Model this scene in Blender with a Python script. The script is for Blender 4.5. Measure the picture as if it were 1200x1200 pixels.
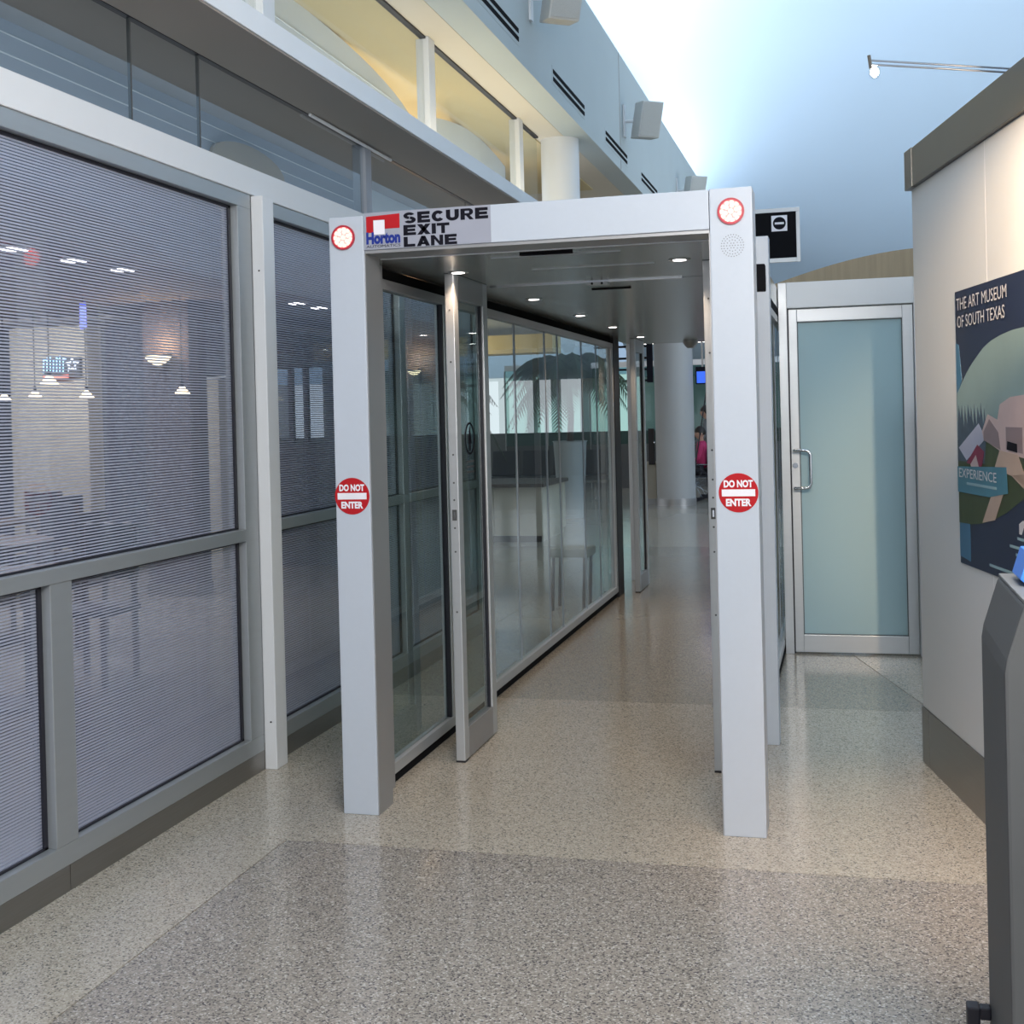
import bpy, bmesh, math, random
from mathutils import Vector, Matrix
random.seed(4)
SC = bpy.context.scene
for o in list(bpy.data.objects): bpy.data.objects.remove(o)
COL = SC.collection
PI = math.pi

# ------------------------------------------------------------------ camera
cd = bpy.data.cameras.new('camera'); cam = bpy.data.objects.new('camera', cd); COL.objects.link(cam)
cd.sensor_width = 36; cd.lens = 1485 / 1200 * 36; cd.shift_y = -100 / 1200; cd.clip_start = 0.05; cd.clip_end = 200
Rr = Vector((0.9670, 0.2530, -0.0249)).normalized()          # camera right in world
Ff = Vector((-0.2532, 0.9674, -0.0079)); Ff = (Ff - Ff.dot(Rr) * Rr).normalized()
Uu = Rr.cross(Ff)
M = Matrix((Rr, Uu, -Ff)).transposed().to_4x4(); M.translation = Vector((0, 0, 1.6))
cam.matrix_world = M
SC.camera = cam

# ------------------------------------------------------------------ colour management and sky
SC.view_settings.view_transform = 'Standard'; SC.view_settings.look = 'None'
SC.view_settings.gamma = 1; SC.view_settings.use_curve_mapping = False
SC.view_settings.exposure = 0.3
SC.cycles.transparent_max_bounces = 40; SC.cycles.max_bounces = 12
w = bpy.data.worlds.new('daylight'); SC.world = w; w.use_nodes = True
bg = w.node_tree.nodes['Background']; bg.inputs[0].default_value = (0.90, 0.95, 1.0, 1); bg.inputs[1].default_value = 0.85

def area_light(name, loc, target, size, power, color, size_y=None, spread=None):
    d = bpy.data.lights.new(name, 'AREA'); d.energy = power; d.color = color
    d.shape = 'RECTANGLE'; d.size = size; d.size_y = size_y or size
    if spread: d.spread = spread
    o = bpy.data.objects.new(name, d); COL.objects.link(o); o.location = loc
    o.rotation_euler = (Vector(target) - Vector(loc)).to_track_quat('-Z', 'Y').to_euler()
    return o
def spot_light(name, loc, target, power, color, angle=60, blend=0.6, radius=0.03):
    d = bpy.data.lights.new(name, 'SPOT'); d.energy = power; d.color = color
    d.spot_size = math.radians(angle); d.spot_blend = blend; d.shadow_soft_size = radius
    o = bpy.data.objects.new(name, d); COL.objects.link(o); o.location = loc
    o.rotation_euler = (Vector(target) - Vector(loc)).to_track_quat('-Z', 'Y').to_euler()
    return o
# added fill lamp above the photographer, brightening the portal's right post most
area_light('portal_fill', (0.55, 0.9, 3.3), (-0.7, 5.0, 1.1), 1.6, 135, (1.0, 0.96, 0.92), 1.2)
# skylight slot between the fascia wall and the vault
area_light('skylight_slot', (-2.75, 9.5, 5.5), (1.2, 9.5, 9.5), 22.0, 420, (0.92, 0.98, 1.0), 0.7)
area_light('clerestory_daylight', (-3.3, 17.0, 5.9), (6.0, 17.0, 7.2), 26.0, 620, (0.88, 0.94, 1.0), 0.8)
# added fill lamp on the right side, brightening the vault's far end
area_light('vault_end_fill', (7.6, 15.0, 3.2), (-1.0, 30.0, 6.0), 8.0, 420, (0.90, 0.96, 1.0), 4)
# warm cove lamps in the upper recess
area_light('cove_lamp', (-3.8, 8.6, 3.32), (-3.85, 8.6, 5.0), 7, 60, (1.0, 0.80, 0.50), 1.1)
area_light('shelf_fill', (-2.88, 8.0, 3.31), (-2.9, 8.0, 5.0), 8, 16, (0.95, 0.97, 1.0), 0.2)  # added cool fill that brightens the pale arched plates
area_light('cove_lamp', (-2.45, 9.2, 3.31), (-2.40, 9.2, 5.0), 3.6, 9, (1.0, 0.80, 0.46), 0.12)
area_light('recess_fill', (-2.9, 6.0, 2.82), (-2.7, 6.0, 5.0), 12, 7, (0.92, 0.95, 1.0), 0.2)  # added cool fill that brightens the recess behind the glass
# restaurant interior
area_light('pillar_fill', (-8.3, 11.6, 2.68), (-8.5, 12.9, 1.2), 2.0, 45, (1.0, 0.96, 0.88), 0.3)  # added fill, unseen, brightening the pale pillars
area_light('restaurant_lamp', (-6.5, 8.5, 2.68), (-6.5, 8.5, 0), 3.0, 200, (0.95, 0.93, 0.95), 4)

# ------------------------------------------------------------------ materials
def new_mat(name):
    m = bpy.data.materials.new(name); m.use_nodes = True
    return m, m.node_tree, m.node_tree.nodes['Principled BSDF']
def mat(name, col, rough=0.5, metal=0.0, noise=0.06, scale=8.0, bump=0.0, spec=0.5, stretch=None):
    m, nt, b = new_mat(name)
    tc = nt.nodes.new('ShaderNodeTexCoord'); mp = nt.nodes.new('ShaderNodeMapping')
    if stretch: mp.inputs['Scale'].default_value = stretch
    n = nt.nodes.new('ShaderNodeTexNoise'); n.inputs['Scale'].default_value = scale; n.inputs['Detail'].default_value = 4
    r = nt.nodes.new('ShaderNodeMapRange'); r.inputs[3].default_value = 1 - noise; r.inputs[4].default_value = 1 + noise
    mx = nt.nodes.new('ShaderNodeMix'); mx.data_type = 'RGBA'; mx.blend_type = 'MULTIPLY'; mx.inputs[0].default_value = 1
    mx.inputs[6].default_value = (*col, 1)
    L = nt.links.new
    L(tc.outputs['Object'], mp.inputs[0]); L(mp.outputs[0], n.inputs['Vector']); L(n.outputs[0], r.inputs[0])
    L(r.outputs[0], mx.inputs[7]); L(mx.outputs[2], b.inputs['Base Color'])
    b.inputs['Roughness'].default_value = rough; b.inputs['Metallic'].default_value = metal
    b.inputs['Specular IOR Level'].default_value = spec
    if bump:
        bp = nt.nodes.new('ShaderNodeBump'); bp.inputs['Strength'].default_value = bump; bp.inputs['Distance'].default_value = 0.002
        L(n.outputs[0], bp.inputs['Height']); L(bp.outputs[0], b.inputs['Normal'])
    return m
def emit(name, col, strength):
    m, nt, b = new_mat(name)
    b.inputs['Base Color'].default_value = (*col, 1)
    b.inputs['Emission Color'].default_value = (*col, 1); b.inputs['Emission Strength'].default_value = strength
    return m
def glass(name, tint, refl=1.0, rough=0.0, f0=0.04):
    m, nt, b = new_mat(name); nt.nodes.remove(b)
    out = nt.nodes['Material Output']; L = nt.links.new
    t = nt.nodes.new('ShaderNodeBsdfTransparent'); t.inputs[0].default_value = (*tint, 1)
    g = nt.nodes.new('ShaderNodeBsdfGlossy'); g.inputs['Roughness'].default_value = rough; g.inputs[0].default_value = (0.92, 0.97, 1, 1)
    fr = nt.nodes.new('ShaderNodeFresnel'); fr.inputs[0].default_value = 1.5
    mu = nt.nodes.new('ShaderNodeMath'); mu.operation = 'MULTIPLY'; mu.inputs[1].default_value = refl; mu.use_clamp = True
    mx = nt.nodes.new('ShaderNodeMixShader')
    ge = nt.nodes.new('ShaderNodeNewGeometry'); inv = nt.nodes.new('ShaderNodeMath'); inv.operation = 'SUBTRACT'; inv.inputs[0].default_value = 1; L(ge.outputs['Backfacing'], inv.inputs[1])
    m2 = nt.nodes.new('ShaderNodeMath'); m2.operation = 'MULTIPLY'; L(mu.outputs[0], m2.inputs[0]); L(inv.outputs[0], m2.inputs[1])
    L(fr.outputs[0], mu.inputs[0]); L(m2.outputs[0], mx.inputs[0]); L(t.outputs[0], mx.inputs[1]); L(g.outputs[0], mx.inputs[2]); L(mx.outputs[0], out.inputs[0])
    return m
def frit_glass(name, period=0.0112):
    """clear pane with fine white ceramic lines printed on it"""
    m = glass(name, (0.80, 0.82, 0.87), 1.2)
    nt = m.node_tree; L = nt.links.new; out = nt.nodes['Material Output']; base = out.inputs[0].links[0].from_socket
    tc = nt.nodes.new('ShaderNodeTexCoord'); sp = nt.nodes.new('ShaderNodeSeparateXYZ'); L(tc.outputs['Object'], sp.inputs[0])
    a = nt.nodes.new('ShaderNodeMath'); a.operation = 'DIVIDE'; a.inputs[1].default_value = period; L(sp.outputs[2], a.inputs[0])
    f = nt.nodes.new('ShaderNodeMath'); f.operation = 'FRACT'; L(a.outputs[0], f.inputs[0])
    g = nt.nodes.new('ShaderNodeMath'); g.operation = 'LESS_THAN'; g.inputs[1].default_value = 0.5; L(f.outputs[0], g.inputs[0])
    sn = nt.nodes.new('ShaderNodeSeparateXYZ'); L(tc.outputs['Normal'], sn.inputs[0])
    gt = nt.nodes.new('ShaderNodeMath'); gt.operation = 'GREATER_THAN'; gt.inputs[1].default_value = 0.5; L(sn.outputs[0], gt.inputs[0])
    gm = nt.nodes.new('ShaderNodeMath'); gm.operation = 'MULTIPLY'; L(g.outputs[0], gm.inputs[0]); L(gt.outputs[0], gm.inputs[1]); g = gm
    d = nt.nodes.new('ShaderNodeBsdfPrincipled'); d.inputs['Base Color'].default_value = (0.345, 0.37, 0.46, 1); d.inputs['Roughness'].default_value = 0.5
    mx = nt.nodes.new('ShaderNodeMixShader'); L(g.outputs[0], mx.inputs[0]); L(base, mx.inputs[1]); L(d.outputs[0], mx.inputs[2]); L(mx.outputs[0], out.inputs[0])
    return m
def terrazzo(name, base, dark, light, dark_amt, scale=185):
    m, nt, b = new_mat(name); L = nt.links.new
    tc = nt.nodes.new('ShaderNodeTexCoord')
    v = nt.nodes.new('ShaderNodeTexVoronoi'); v.inputs['Scale'].default_value = scale; L(tc.outputs['Object'], v.inputs['Vector'])
    s = nt.nodes.new('ShaderNodeSeparateColor'); L(v.outputs['Color'], s.inputs[0])
    r = nt.nodes.new('ShaderNodeValToRGB'); r.color_ramp.interpolation = 'CONSTANT'
    e = r.color_ramp.elements; e[0].position = 0; e[0].color = (*dark, 1); e[1].position = dark_amt; e[1].color = (*[x * 0.72 for x in base], 1)
    for pos, c in ((dark_amt + 0.2, base), (0.72, [x * 1.18 for x in base]), (0.9, light)):
        q = e.new(pos); q.color = (*c, 1)
    L(s.outputs[0], r.inputs[0])
    n = nt.nodes.new('ShaderNodeTexNoise'); n.inputs['Scale'].default_value = 0.7; L(tc.outputs['Object'], n.inputs['Vector'])
    mr = nt.nodes.new('ShaderNodeMapRange'); mr.inputs[3].default_value = 0.9; mr.inputs[4].default_value = 1.1; L(n.outputs[0], mr.inputs[0])
    mx = nt.nodes.new('ShaderNodeMix'); mx.data_type = 'RGBA'; mx.blend_type = 'MULTIPLY'; mx.inputs[0].default_value = 1
    L(r.outputs[0], mx.inputs[6]); L(mr.outputs[0], mx.inputs[7]); L(mx.outputs[2], b.inputs['Base Color'])
    b.inputs['Roughness'].default_value = 0.16; b.inputs['Specular IOR Level'].default_value = 0.5
    return m

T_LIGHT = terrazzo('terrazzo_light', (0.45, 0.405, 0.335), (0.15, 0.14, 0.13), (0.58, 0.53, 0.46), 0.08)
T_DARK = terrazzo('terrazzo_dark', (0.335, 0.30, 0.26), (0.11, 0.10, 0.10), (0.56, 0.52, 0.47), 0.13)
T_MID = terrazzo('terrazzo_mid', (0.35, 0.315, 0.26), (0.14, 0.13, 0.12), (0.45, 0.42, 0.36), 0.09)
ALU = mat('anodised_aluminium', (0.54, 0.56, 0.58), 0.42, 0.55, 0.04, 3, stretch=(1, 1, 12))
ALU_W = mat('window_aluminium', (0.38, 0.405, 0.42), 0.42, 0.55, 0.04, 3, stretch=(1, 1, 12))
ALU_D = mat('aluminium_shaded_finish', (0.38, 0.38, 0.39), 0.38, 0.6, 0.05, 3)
STEEL = mat('brushed_stainless', (0.26, 0.25, 0.235), 0.30, 0.85, 0.10, 5, stretch=(1, 1, 30))
WHITE = mat('white_paint', (0.70, 0.72, 0.74), 0.45, 0, 0.03, 4)
PWHITE = mat('silver_white_powder_coat', (0.50, 0.55, 0.62), 0.38, 0.0, 0.02, 40, 0.15)
GASKET = mat('black_rubber', (0.012, 0.012, 0.02), 0.5)
PLASTER = mat('pale_plaster', (0.47, 0.53, 0.545), 0.8, 0, 0.04, 1.5)
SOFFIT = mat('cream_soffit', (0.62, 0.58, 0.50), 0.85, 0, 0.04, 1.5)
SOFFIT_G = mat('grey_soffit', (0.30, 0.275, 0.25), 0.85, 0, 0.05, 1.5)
YELLOW = mat('yellow_wall', (0.58, 0.49, 0.29), 0.85, 0, 0.05, 1.0)
GREYBLUE = mat('grey_blue_panel', (0.30, 0.33, 0.38), 0.6, 0, 0.06, 2)
PALEREFL = mat('pale_vault_reflection', (0.70, 0.74, 0.76), 0.6, 0, 0.05, 2)  # pale tone of the reflected vault, put on plates behind the glass
VAULT = mat('vault_plaster', (0.60, 0.76, 0.94), 0.8, 0, 0.05, 0.35)
TAN = mat('tan_panelling', (0.32, 0.255, 0.165), 0.6, 0, 0.22, 2.2, stretch=(14, 1, 1))
LANECEIL = mat('satin_metal_ceiling', (0.46, 0.47, 0.455), 0.24, 0.75, 0.04, 2)
SLOT = mat('black_void', (0.008, 0.008, 0.01), 0.9, spec=0.1)
WALLW = mat('white_laminate', (0.63, 0.64, 0.65), 0.5, 0, 0.03, 2)
BRONZE = mat('dark_bronze_metal', (0.17, 0.16, 0.145), 0.35, 0.7, 0.12, 3)
CHAR = mat('charcoal_laminate', (0.075, 0.078, 0.08), 0.6, 0, 0.12, 3)
DARKRM = mat('dark_blue_wall', (0.055, 0.06, 0.09), 0.7, 0, 0.15, 1.5)
RCEIL = mat('restaurant_ceiling', (0.16, 0.15, 0.155), 0.8, 0, 0.1, 1)
BEIGE = mat('beige_panel', (0.50, 0.46, 0.38), 0.7, 0, 0.06, 2)
COLM = mat('grey_column_paint', (0.40, 0.41, 0.42), 0.55, 0, 0.03, 2)
RED = mat('red_vinyl', (0.46, 0.012, 0.018), 0.6, spec=0.2)
DECALW = mat('white_vinyl', (0.85, 0.83, 0.88), 0.4)
BLACKV = mat('black_vinyl', (0.008, 0.008, 0.014), 0.8, spec=0.15)
BLUEV = mat('blue_vinyl', (0.02, 0.04, 0.26), 0.7, spec=0.2)
SIGNG = mat('grey_sign_film', (0.33, 0.345, 0.41), 0.4)
WOODD = mat('dark_wood', (0.06, 0.04, 0.03), 0.5, 0, 0.3, 6)
LEAF = mat('palm_leaf', (0.045, 0.085, 0.045), 0.5, 0, 0.3, 9)
POT = mat('pale_blue_planter', (0.45, 0.50, 0.56), 0.4)
SEATM = mat('black_seat_vinyl', (0.03, 0.035, 0.045), 0.4)
CHROME = mat('chrome', (0.6, 0.62, 0.66), 0.18, 1.0)
LEDC = emit('led_core', (1.0, 0.24, 0.20), 3.0)
LEDR = emit('led_red', (1.0, 0.13, 0.13), 2.2)
LEDRIM = mat('red_lens_rim', (0.45, 0.03, 0.05), 0.3)
LAMPW = emit('warm_lamp', (1.0, 0.86, 0.62), 5.0)
LAMPC = emit('downlight_glow', (1.0, 0.90, 0.86), 9.0)
SHADE = emit('lit_glass_shade', (1.0, 0.78, 0.46), 3.6)
G_LANE = glass('green_tinted_glass', (0.84, 0.895, 0.885), 1.15)
G_CLEAR = glass('clear_glass', (0.80, 0.84, 0.86), 1.3)
G_ANTI = glass('low_reflection_glass', (0.88, 0.89, 0.88), 0.45)
G_TEAL = glass('teal_glass', (0.64, 0.80, 0.76), 1.0)
FRIT = frit_glass('fritted_glass')
m, nt, b = new_mat('frosted_glass')
b.inputs['Base Color'].default_value = (0.50, 0.68, 0.73, 1); b.inputs['Roughness'].default_value = 0.45
b.inputs['Transmission Weight'].default_value = 0.35; b.inputs['IOR'].default_value = 1.2
FROST = m
# ------------------------------------------------------------------ mesh helpers
class MB:
    def __init__(s): s.v = []; s.f = []
    def add(s, vs, fs):
        o = len(s.v); s.v += [Vector(v) for v in vs]; s.f += [tuple(i + o for i in f) for f in fs]; return s
    def box(s, x0, x1, y0, y1, z0, z1):
        return s.add([(x, y, z) for z in (z0, z1) for y in (y0, y1) for x in (x0, x1)],
                     [(0, 2, 3, 1), (4, 5, 7, 6), (0, 1, 5, 4), (2, 6, 7, 3), (0, 4, 6, 2), (1, 3, 7, 5)])
    def fbox(s, F, u0, u1, v0, v1, n0, n1):
        O, U, V, N = F
        return s.add([O + U * u + V * v + N * n for n in (n0, n1) for v in (v0, v1) for u in (u0, u1)],
                     [(0, 2, 3, 1), (4, 5, 7, 6), (0, 1, 5, 4), (2, 6, 7, 3), (0, 4, 6, 2), (1, 3, 7, 5)])
    def prism(s, F, pts, n0, n1):
        O, U, V, N = F; k = len(pts)
        vs = [O + U * a + V * b_ + N * n for n in (n0, n1) for a, b_ in pts]
        return s.add(vs, [tuple(reversed(range(k))), tuple(range(k, 2 * k))] + [(i, (i + 1) % k, k + (i + 1) % k, k + i) for i in range(k)])
    def ring(s, F, cu, cv, ro, ri, n0, n1, seg=40):
        O, U, V, N = F
        vs = []
        for r_, n in ((ro, n0), (ro, n1), (ri, n1), (ri, n0)):
            vs += [O + U * (cu + r_ * math.cos(2 * PI * i / seg)) + V * (cv + r_ * math.sin(2 * PI * i / seg)) + N * n for i in range(seg)]
        return s.add(vs, [(a * seg + i, a * seg + (i + 1) % seg, ((a + 1) % 4) * seg + (i + 1) % seg, ((a + 1) % 4) * seg + i) for a in range(4) for i in range(seg)])
    def disc(s, F, cu, cv, r_, n0, n1, seg=36, ev=1.0):
        return s.prism(F, [(cu + r_ * math.cos(2 * PI * i / seg), cv + r_ * ev * math.sin(2 * PI * i / seg)) for i in range(seg)], n0, n1)
    def lathe(s, c, prof, seg=32):
        vs = []; c = Vector(c); k = len(prof)
        for r_, z in prof: vs += [c + Vector((r_ * math.cos(2 * PI * i / seg), r_ * math.sin(2 * PI * i / seg), z)) for i in range(seg)]
        fs = [(a * seg + i, a * seg + (i + 1) % seg, (a + 1) * seg + (i + 1) % seg, (a + 1) * seg + i) for a in range(k - 1) for i in range(seg)]
        fs += [tuple(reversed(range(seg))), tuple(range((k - 1) * seg, k * seg))]
        return s.add(vs, fs)
    def tube(s, pts, r_, seg=10):
        pts = [Vector(p) for p in pts]; k = len(pts); vs = []; prev = None
        for i, p in enumerate(pts):
            t = (pts[min(i + 1, k - 1)] - pts[max(i - 1, 0)]).normalized()
            a = prev if prev is not None else (Vector((0, 0, 1)) if abs(t.z) < 0.9 else Vector((1, 0, 0)))
            a = (a - a.dot(t) * t).normalized(); prev = a; b_ = t.cross(a)
            rr = r_[i] if isinstance(r_, (list, tuple)) else r_
            vs += [p + (a * math.cos(2 * PI * j / seg) + b_ * math.sin(2 * PI * j / seg)) * rr for j in range(seg)]
        fs = [(i * seg + j, i * seg + (j + 1) % seg, (i + 1) * seg + (j + 1) % seg, (i + 1) * seg + j) for i in range(k - 1) for j in range(seg)]
        fs += [tuple(reversed(range(seg))), tuple(range((k - 1) * seg, k * seg))]
        return s.add(vs, fs)
    def build(s, name, m_, parent=None, bevel=0.0, smooth=False):
        L = Vector((0, 0, 0)); p = parent
        while p is not None: L = L + p.location; p = p.parent
        me = bpy.data.meshes.new(name)
        me.from_pydata([v - L for v in s.v], [], s.f)
        b_ = bmesh.new(); b_.from_mesh(me)
        bmesh.ops.recalc_face_normals(b_, faces=b_.faces)
        if bevel:
            ed = [e_ for e_ in b_.edges if len(e_.link_faces) == 2 and e_.calc_face_angle(0) > 0.6]
            bmesh.ops.bevel(b_, geom=ed, offset=bevel, segments=2, profile=0.6, affect='EDGES', clamp_overlap=True)
        b_.to_mesh(me); b_.free()
        if smooth:
            for q in me.polygons: q.use_smooth = True
            me.set_sharp_from_angle(angle=math.radians(40))
        if m_: me.materials.append(m_)
        o = bpy.data.objects.new(name, me); COL.objects.link(o)
        if parent: o.parent = parent
        return o
def FR(o, u, v):
    u = Vector(u).normalized(); v = Vector(v).normalized(); return (Vector(o), u, v, u.cross(v))
def tag(o, label=None, cat=None, group=None, kind=None):
    if label: o['label'] = label
    if cat: o['category'] = cat
    if group: o['group'] = group
    if kind: o['kind'] = kind
    return o
def thing(name, loc, label, cat, group=None):
    o = bpy.data.objects.new(name, None); o.empty_display_size = 0.1; COL.objects.link(o); o.location = loc
    return tag(o, label, cat, group)
def setting(name, loc=(0, 0, 0), label=None):
    o = bpy.data.objects.new(name, None); o.empty_display_size = 0.1; COL.objects.link(o); o.location = loc
    o['kind'] = 'structure'
    if label: o['label'] = label
    return o
def part(name, mb, m_, parent, bevel=0.0, smooth=False, label=None, kind=None):
    o = mb.build(name, m_, parent, bevel, smooth)
    if label: o['label'] = label
    if kind: o['kind'] = kind
    return o
def copy_tree(o, parent=None):
    c = o.copy(); COL.objects.link(c); c.parent = parent
    for ch in [x for x in bpy.data.objects if x.parent == o and x is not c]: copy_tree(ch, c)
    return c
def text(name, body, F, u, v, height, m_, parent, width=None, bold=0.0, n=0.001, align='LEFT', shear=0.0):
    """lettering with cap height `height`, fitted to `width`, lying on frame F"""
    c = bpy.data.curves.new('t', 'FONT'); c.body = body; c.size = 1; c.resolution_u = 3; c.offset = bold; c.shear = shear
    o = bpy.data.objects.new('t', c); COL.objects.link(o)
    dg = bpy.context.evaluated_depsgraph_get(); me = bpy.data.meshes.new_from_object(o.evaluated_get(dg))
    bpy.data.objects.remove(o); bpy.data.curves.remove(c)
    xs = [q.co.x for q in me.vertices]; ys = [q.co.y for q in me.vertices]
    x0, x1, y0, y1 = min(xs), max(xs), min(ys), max(ys)
    sy = height / (y1 - y0); sx = width / (x1 - x0) if width else sy
    O, U, V, N = F; L = Vector((0, 0, 0)); p = parent
    while p is not None: L = L + p.location; p = p.parent
    off = -(x1 - x0) * sx / 2 if align == 'CENTER' else 0
    for q in me.vertices: q.co = O + U * (u + off + (q.co.x - x0) * sx) + V * (v + (q.co.y - y0) * sy) + N * n - L
    me.name = name; me.materials.clear(); me.materials.append(m_)
    ob = bpy.data.objects.new(name, me); COL.objects.link(ob); ob.parent = parent
    return ob
GL = {}
def _arc(cx, cy, ro, ri, a0, a1, k=6, ex=1.0):
    out = []
    for i in range(k):
        p, q = (math.radians(a0 + (a1 - a0) * j / k) for j in (i, i + 1))
        out.append([(cx + ro[0] * math.cos(p), cy + ro[1] * math.sin(p)), (cx + ro[0] * math.cos(q), cy + ro[1] * math.sin(q)),
                    (cx + ri[0] * math.cos(q), cy + ri[1] * math.sin(q)), (cx + ri[0] * math.cos(p), cy + ri[1] * math.sin(p))])
    return out
def _bx(a, b_, c, d): return [(a, c), (b_, c), (b_, d), (a, d)]
_t = 0.33; _h = 0.27
GL['E'] = [_bx(0, _t, 0, 1), _bx(_t, 1, 0, _h), _bx(_t, .93, .38, .62), _bx(_t, .98, 1 - _h, 1)]
GL['L'] = [_bx(0, _t, 0, 1), _bx(_t, .95, 0, _h)]
GL['I'] = [_bx(0, _t, 0, 1)]
GL['T'] = [_bx(.36, .64, 0, 1 - _h), _bx(0, 1, 1 - _h, 1)]
GL['X'] = [[(-.03, 0), (.36, 0), (1.03, 1), (.64, 1)], [(.64, 0), (1.03, 0), (.36, 1), (-.03, 1)]]
GL['N'] = [_bx(0, .29, 0, 1), _bx(.71, 1, 0, 1), [(.29, 1), (.29, .62), (.71, 0), (.71, .38)]]
GL['A'] = [[(-.04, 0), (.30, 0), (.66, 1), (.34, 1)], [(.70, 0), (1.04, 0), (.66, 1), (.34, 1)], _bx(.28, .72, .17, .37)]
GL['U'] = [_bx(0, _t, .42, 1), _bx(1 - _t, 1, .42, 1)] + _arc(.5, .42, (.5, .42), (.18, .14), 180, 360, 10)
GL['C'] = _arc(.5, .5, (.5, .5), (.18, .22), 38, 322, 16)
GL['R'] = [_bx(0, _t, 0, 1), _bx(_t, .66, 1 - .21, 1), _bx(_t, .66, .38, .57)] + _arc(.66, .69, (.32, .31), (.02, .08), -90, 90, 8) + [[(.40, .40), (.70, .40), (1.02, 0), (.70, 0)]]
GL['S'] = _arc(.47, .70, (.45, .30), (.14, .07), 20, 270, 10) + _arc(.53, .31, (.47, .31), (.15, .07), 90, -155, 10)
def heavy(body, F, u, v, height, m_, parent, width, n0=0.0015, n1=0.003):
    adv = [0.42 if c == 'I' else 1.0 for c in body]; gap = 0.13
    total = sum(a if c != 'I' else 0.27 for a, c in zip(adv, body)) + gap * (len(body) - 1)
    sx = width / total; x = u; mb = MB()
    for c in body:
        w_ = 0.27 if c == 'I' else 1.0
        for poly in GL[c]: mb.prism(F, [(x + a * sx, v + b_ * height) for a, b_ in poly], n0, n1)
        x += (w_ + gap) * sx
    return part('lettering', mb, m_, parent)
XF = lambda y: FR((0, y, 0), (1, 0, 0), (0, 0, 1))      # frontal plane facing the photographer, u = x, v = z
XR = lambda x: FR((x, 0, 0), (0, 1, 0), (0, 0, 1))      # plane facing +x, u = y, v = z

# ================================================================== FLOOR
fl = setting('floor')
part('screed', MB().box(-20, 14, -9, 40, -0.3, -0.02), T_MID, fl)
def slab(pts, m_):
    part('terrazzo_panel', MB().prism(FR((0, 0, 0), (1, 0, 0), (0, 1, 0)), pts, -0.02, 0.0), m_, fl)
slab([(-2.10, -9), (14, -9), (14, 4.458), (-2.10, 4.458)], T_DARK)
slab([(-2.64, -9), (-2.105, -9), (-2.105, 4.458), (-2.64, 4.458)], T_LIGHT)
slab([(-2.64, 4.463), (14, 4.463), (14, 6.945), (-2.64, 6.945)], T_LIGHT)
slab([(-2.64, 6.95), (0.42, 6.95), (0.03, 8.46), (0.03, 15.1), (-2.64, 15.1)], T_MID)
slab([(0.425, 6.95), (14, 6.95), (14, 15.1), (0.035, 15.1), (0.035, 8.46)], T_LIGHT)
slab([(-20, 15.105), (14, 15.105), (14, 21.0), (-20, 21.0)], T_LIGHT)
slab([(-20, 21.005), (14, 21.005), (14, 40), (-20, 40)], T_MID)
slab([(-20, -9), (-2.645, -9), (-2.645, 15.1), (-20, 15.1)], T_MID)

# ================================================================== LEFT WALL
WY0, WY1 = -2.0, 9.2
bs = setting('baseboard_left')
for y0, y1 in ((WY0, 1.6), (1.603, 3.83), (3.833, 5.36), (5.47, 7.4), (7.403, WY1)):
    part('steel_panel', MB().box(-2.72, -2.621, y0, y1, 0.0, 0.09), STEEL, bs, 0.001)
def shopfront(name, y0, y1, zt, mulls_low, mulls_up, e0=0, e1=0):
    s = setting(name)
    XO, XI = -2.70, -2.62
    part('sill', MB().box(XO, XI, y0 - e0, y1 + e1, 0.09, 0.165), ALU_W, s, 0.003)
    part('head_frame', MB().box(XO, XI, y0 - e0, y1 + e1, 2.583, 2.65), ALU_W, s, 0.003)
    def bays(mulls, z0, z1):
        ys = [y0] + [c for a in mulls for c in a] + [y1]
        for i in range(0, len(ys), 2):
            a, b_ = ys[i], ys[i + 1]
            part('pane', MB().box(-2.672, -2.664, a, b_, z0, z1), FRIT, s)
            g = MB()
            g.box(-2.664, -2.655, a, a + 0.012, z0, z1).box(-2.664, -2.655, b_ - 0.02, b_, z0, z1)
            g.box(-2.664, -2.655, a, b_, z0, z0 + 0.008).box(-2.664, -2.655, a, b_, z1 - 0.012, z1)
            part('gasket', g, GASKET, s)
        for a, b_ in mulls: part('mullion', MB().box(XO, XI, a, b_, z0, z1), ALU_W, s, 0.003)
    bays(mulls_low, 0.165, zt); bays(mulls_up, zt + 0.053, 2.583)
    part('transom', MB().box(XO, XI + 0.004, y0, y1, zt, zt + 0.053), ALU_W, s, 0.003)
    return s
s = shopfront('window_1', WY0, 5.22, 1.068, [(1.30, 1.42), (3.76, 3.885)], [(1.30, 1.42)], 0, 0.132)
part('end_stile', MB().box(-2.70, -2.62, 5.222, 5.352, 0.165, 2.583), ALU_W, s, 0.003)
s = shopfront('window_2', 5.53, 9.05, 1.085, [(7.35, 7.45)], [(7.35, 7.45)], 0.058, 0)
part('end_stile', MB().box(-2.70, -2.62, 5.472, 5.528, 0.165, 2.583), ALU_W, s, 0.003)
part('end_stile', MB().box(-2.70, -2.62, 9.052, 9.2, 0.09, 2.65), ALU_W, s, 0.003)
tp = MB().box(-2.62, -2.560, 5.355, 5.47, 0.0, 2.645).build('trim_1', WHITE, bevel=0.004); tag(tp, kind='structure')
sc_ = MB()
for z in (0.22, 2.3): sc_.disc(XF(5.353), -2.585, z, 0.004, 0, 0.002, 10)
part('screw', sc_, BLACKV, tp)
tb = MB().box(-2.78, -2.612, WY0, 9.2, 2.65, 2.775).build('trim_2', WHITE, bevel=0.006); tag(tb, kind='structure')

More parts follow.
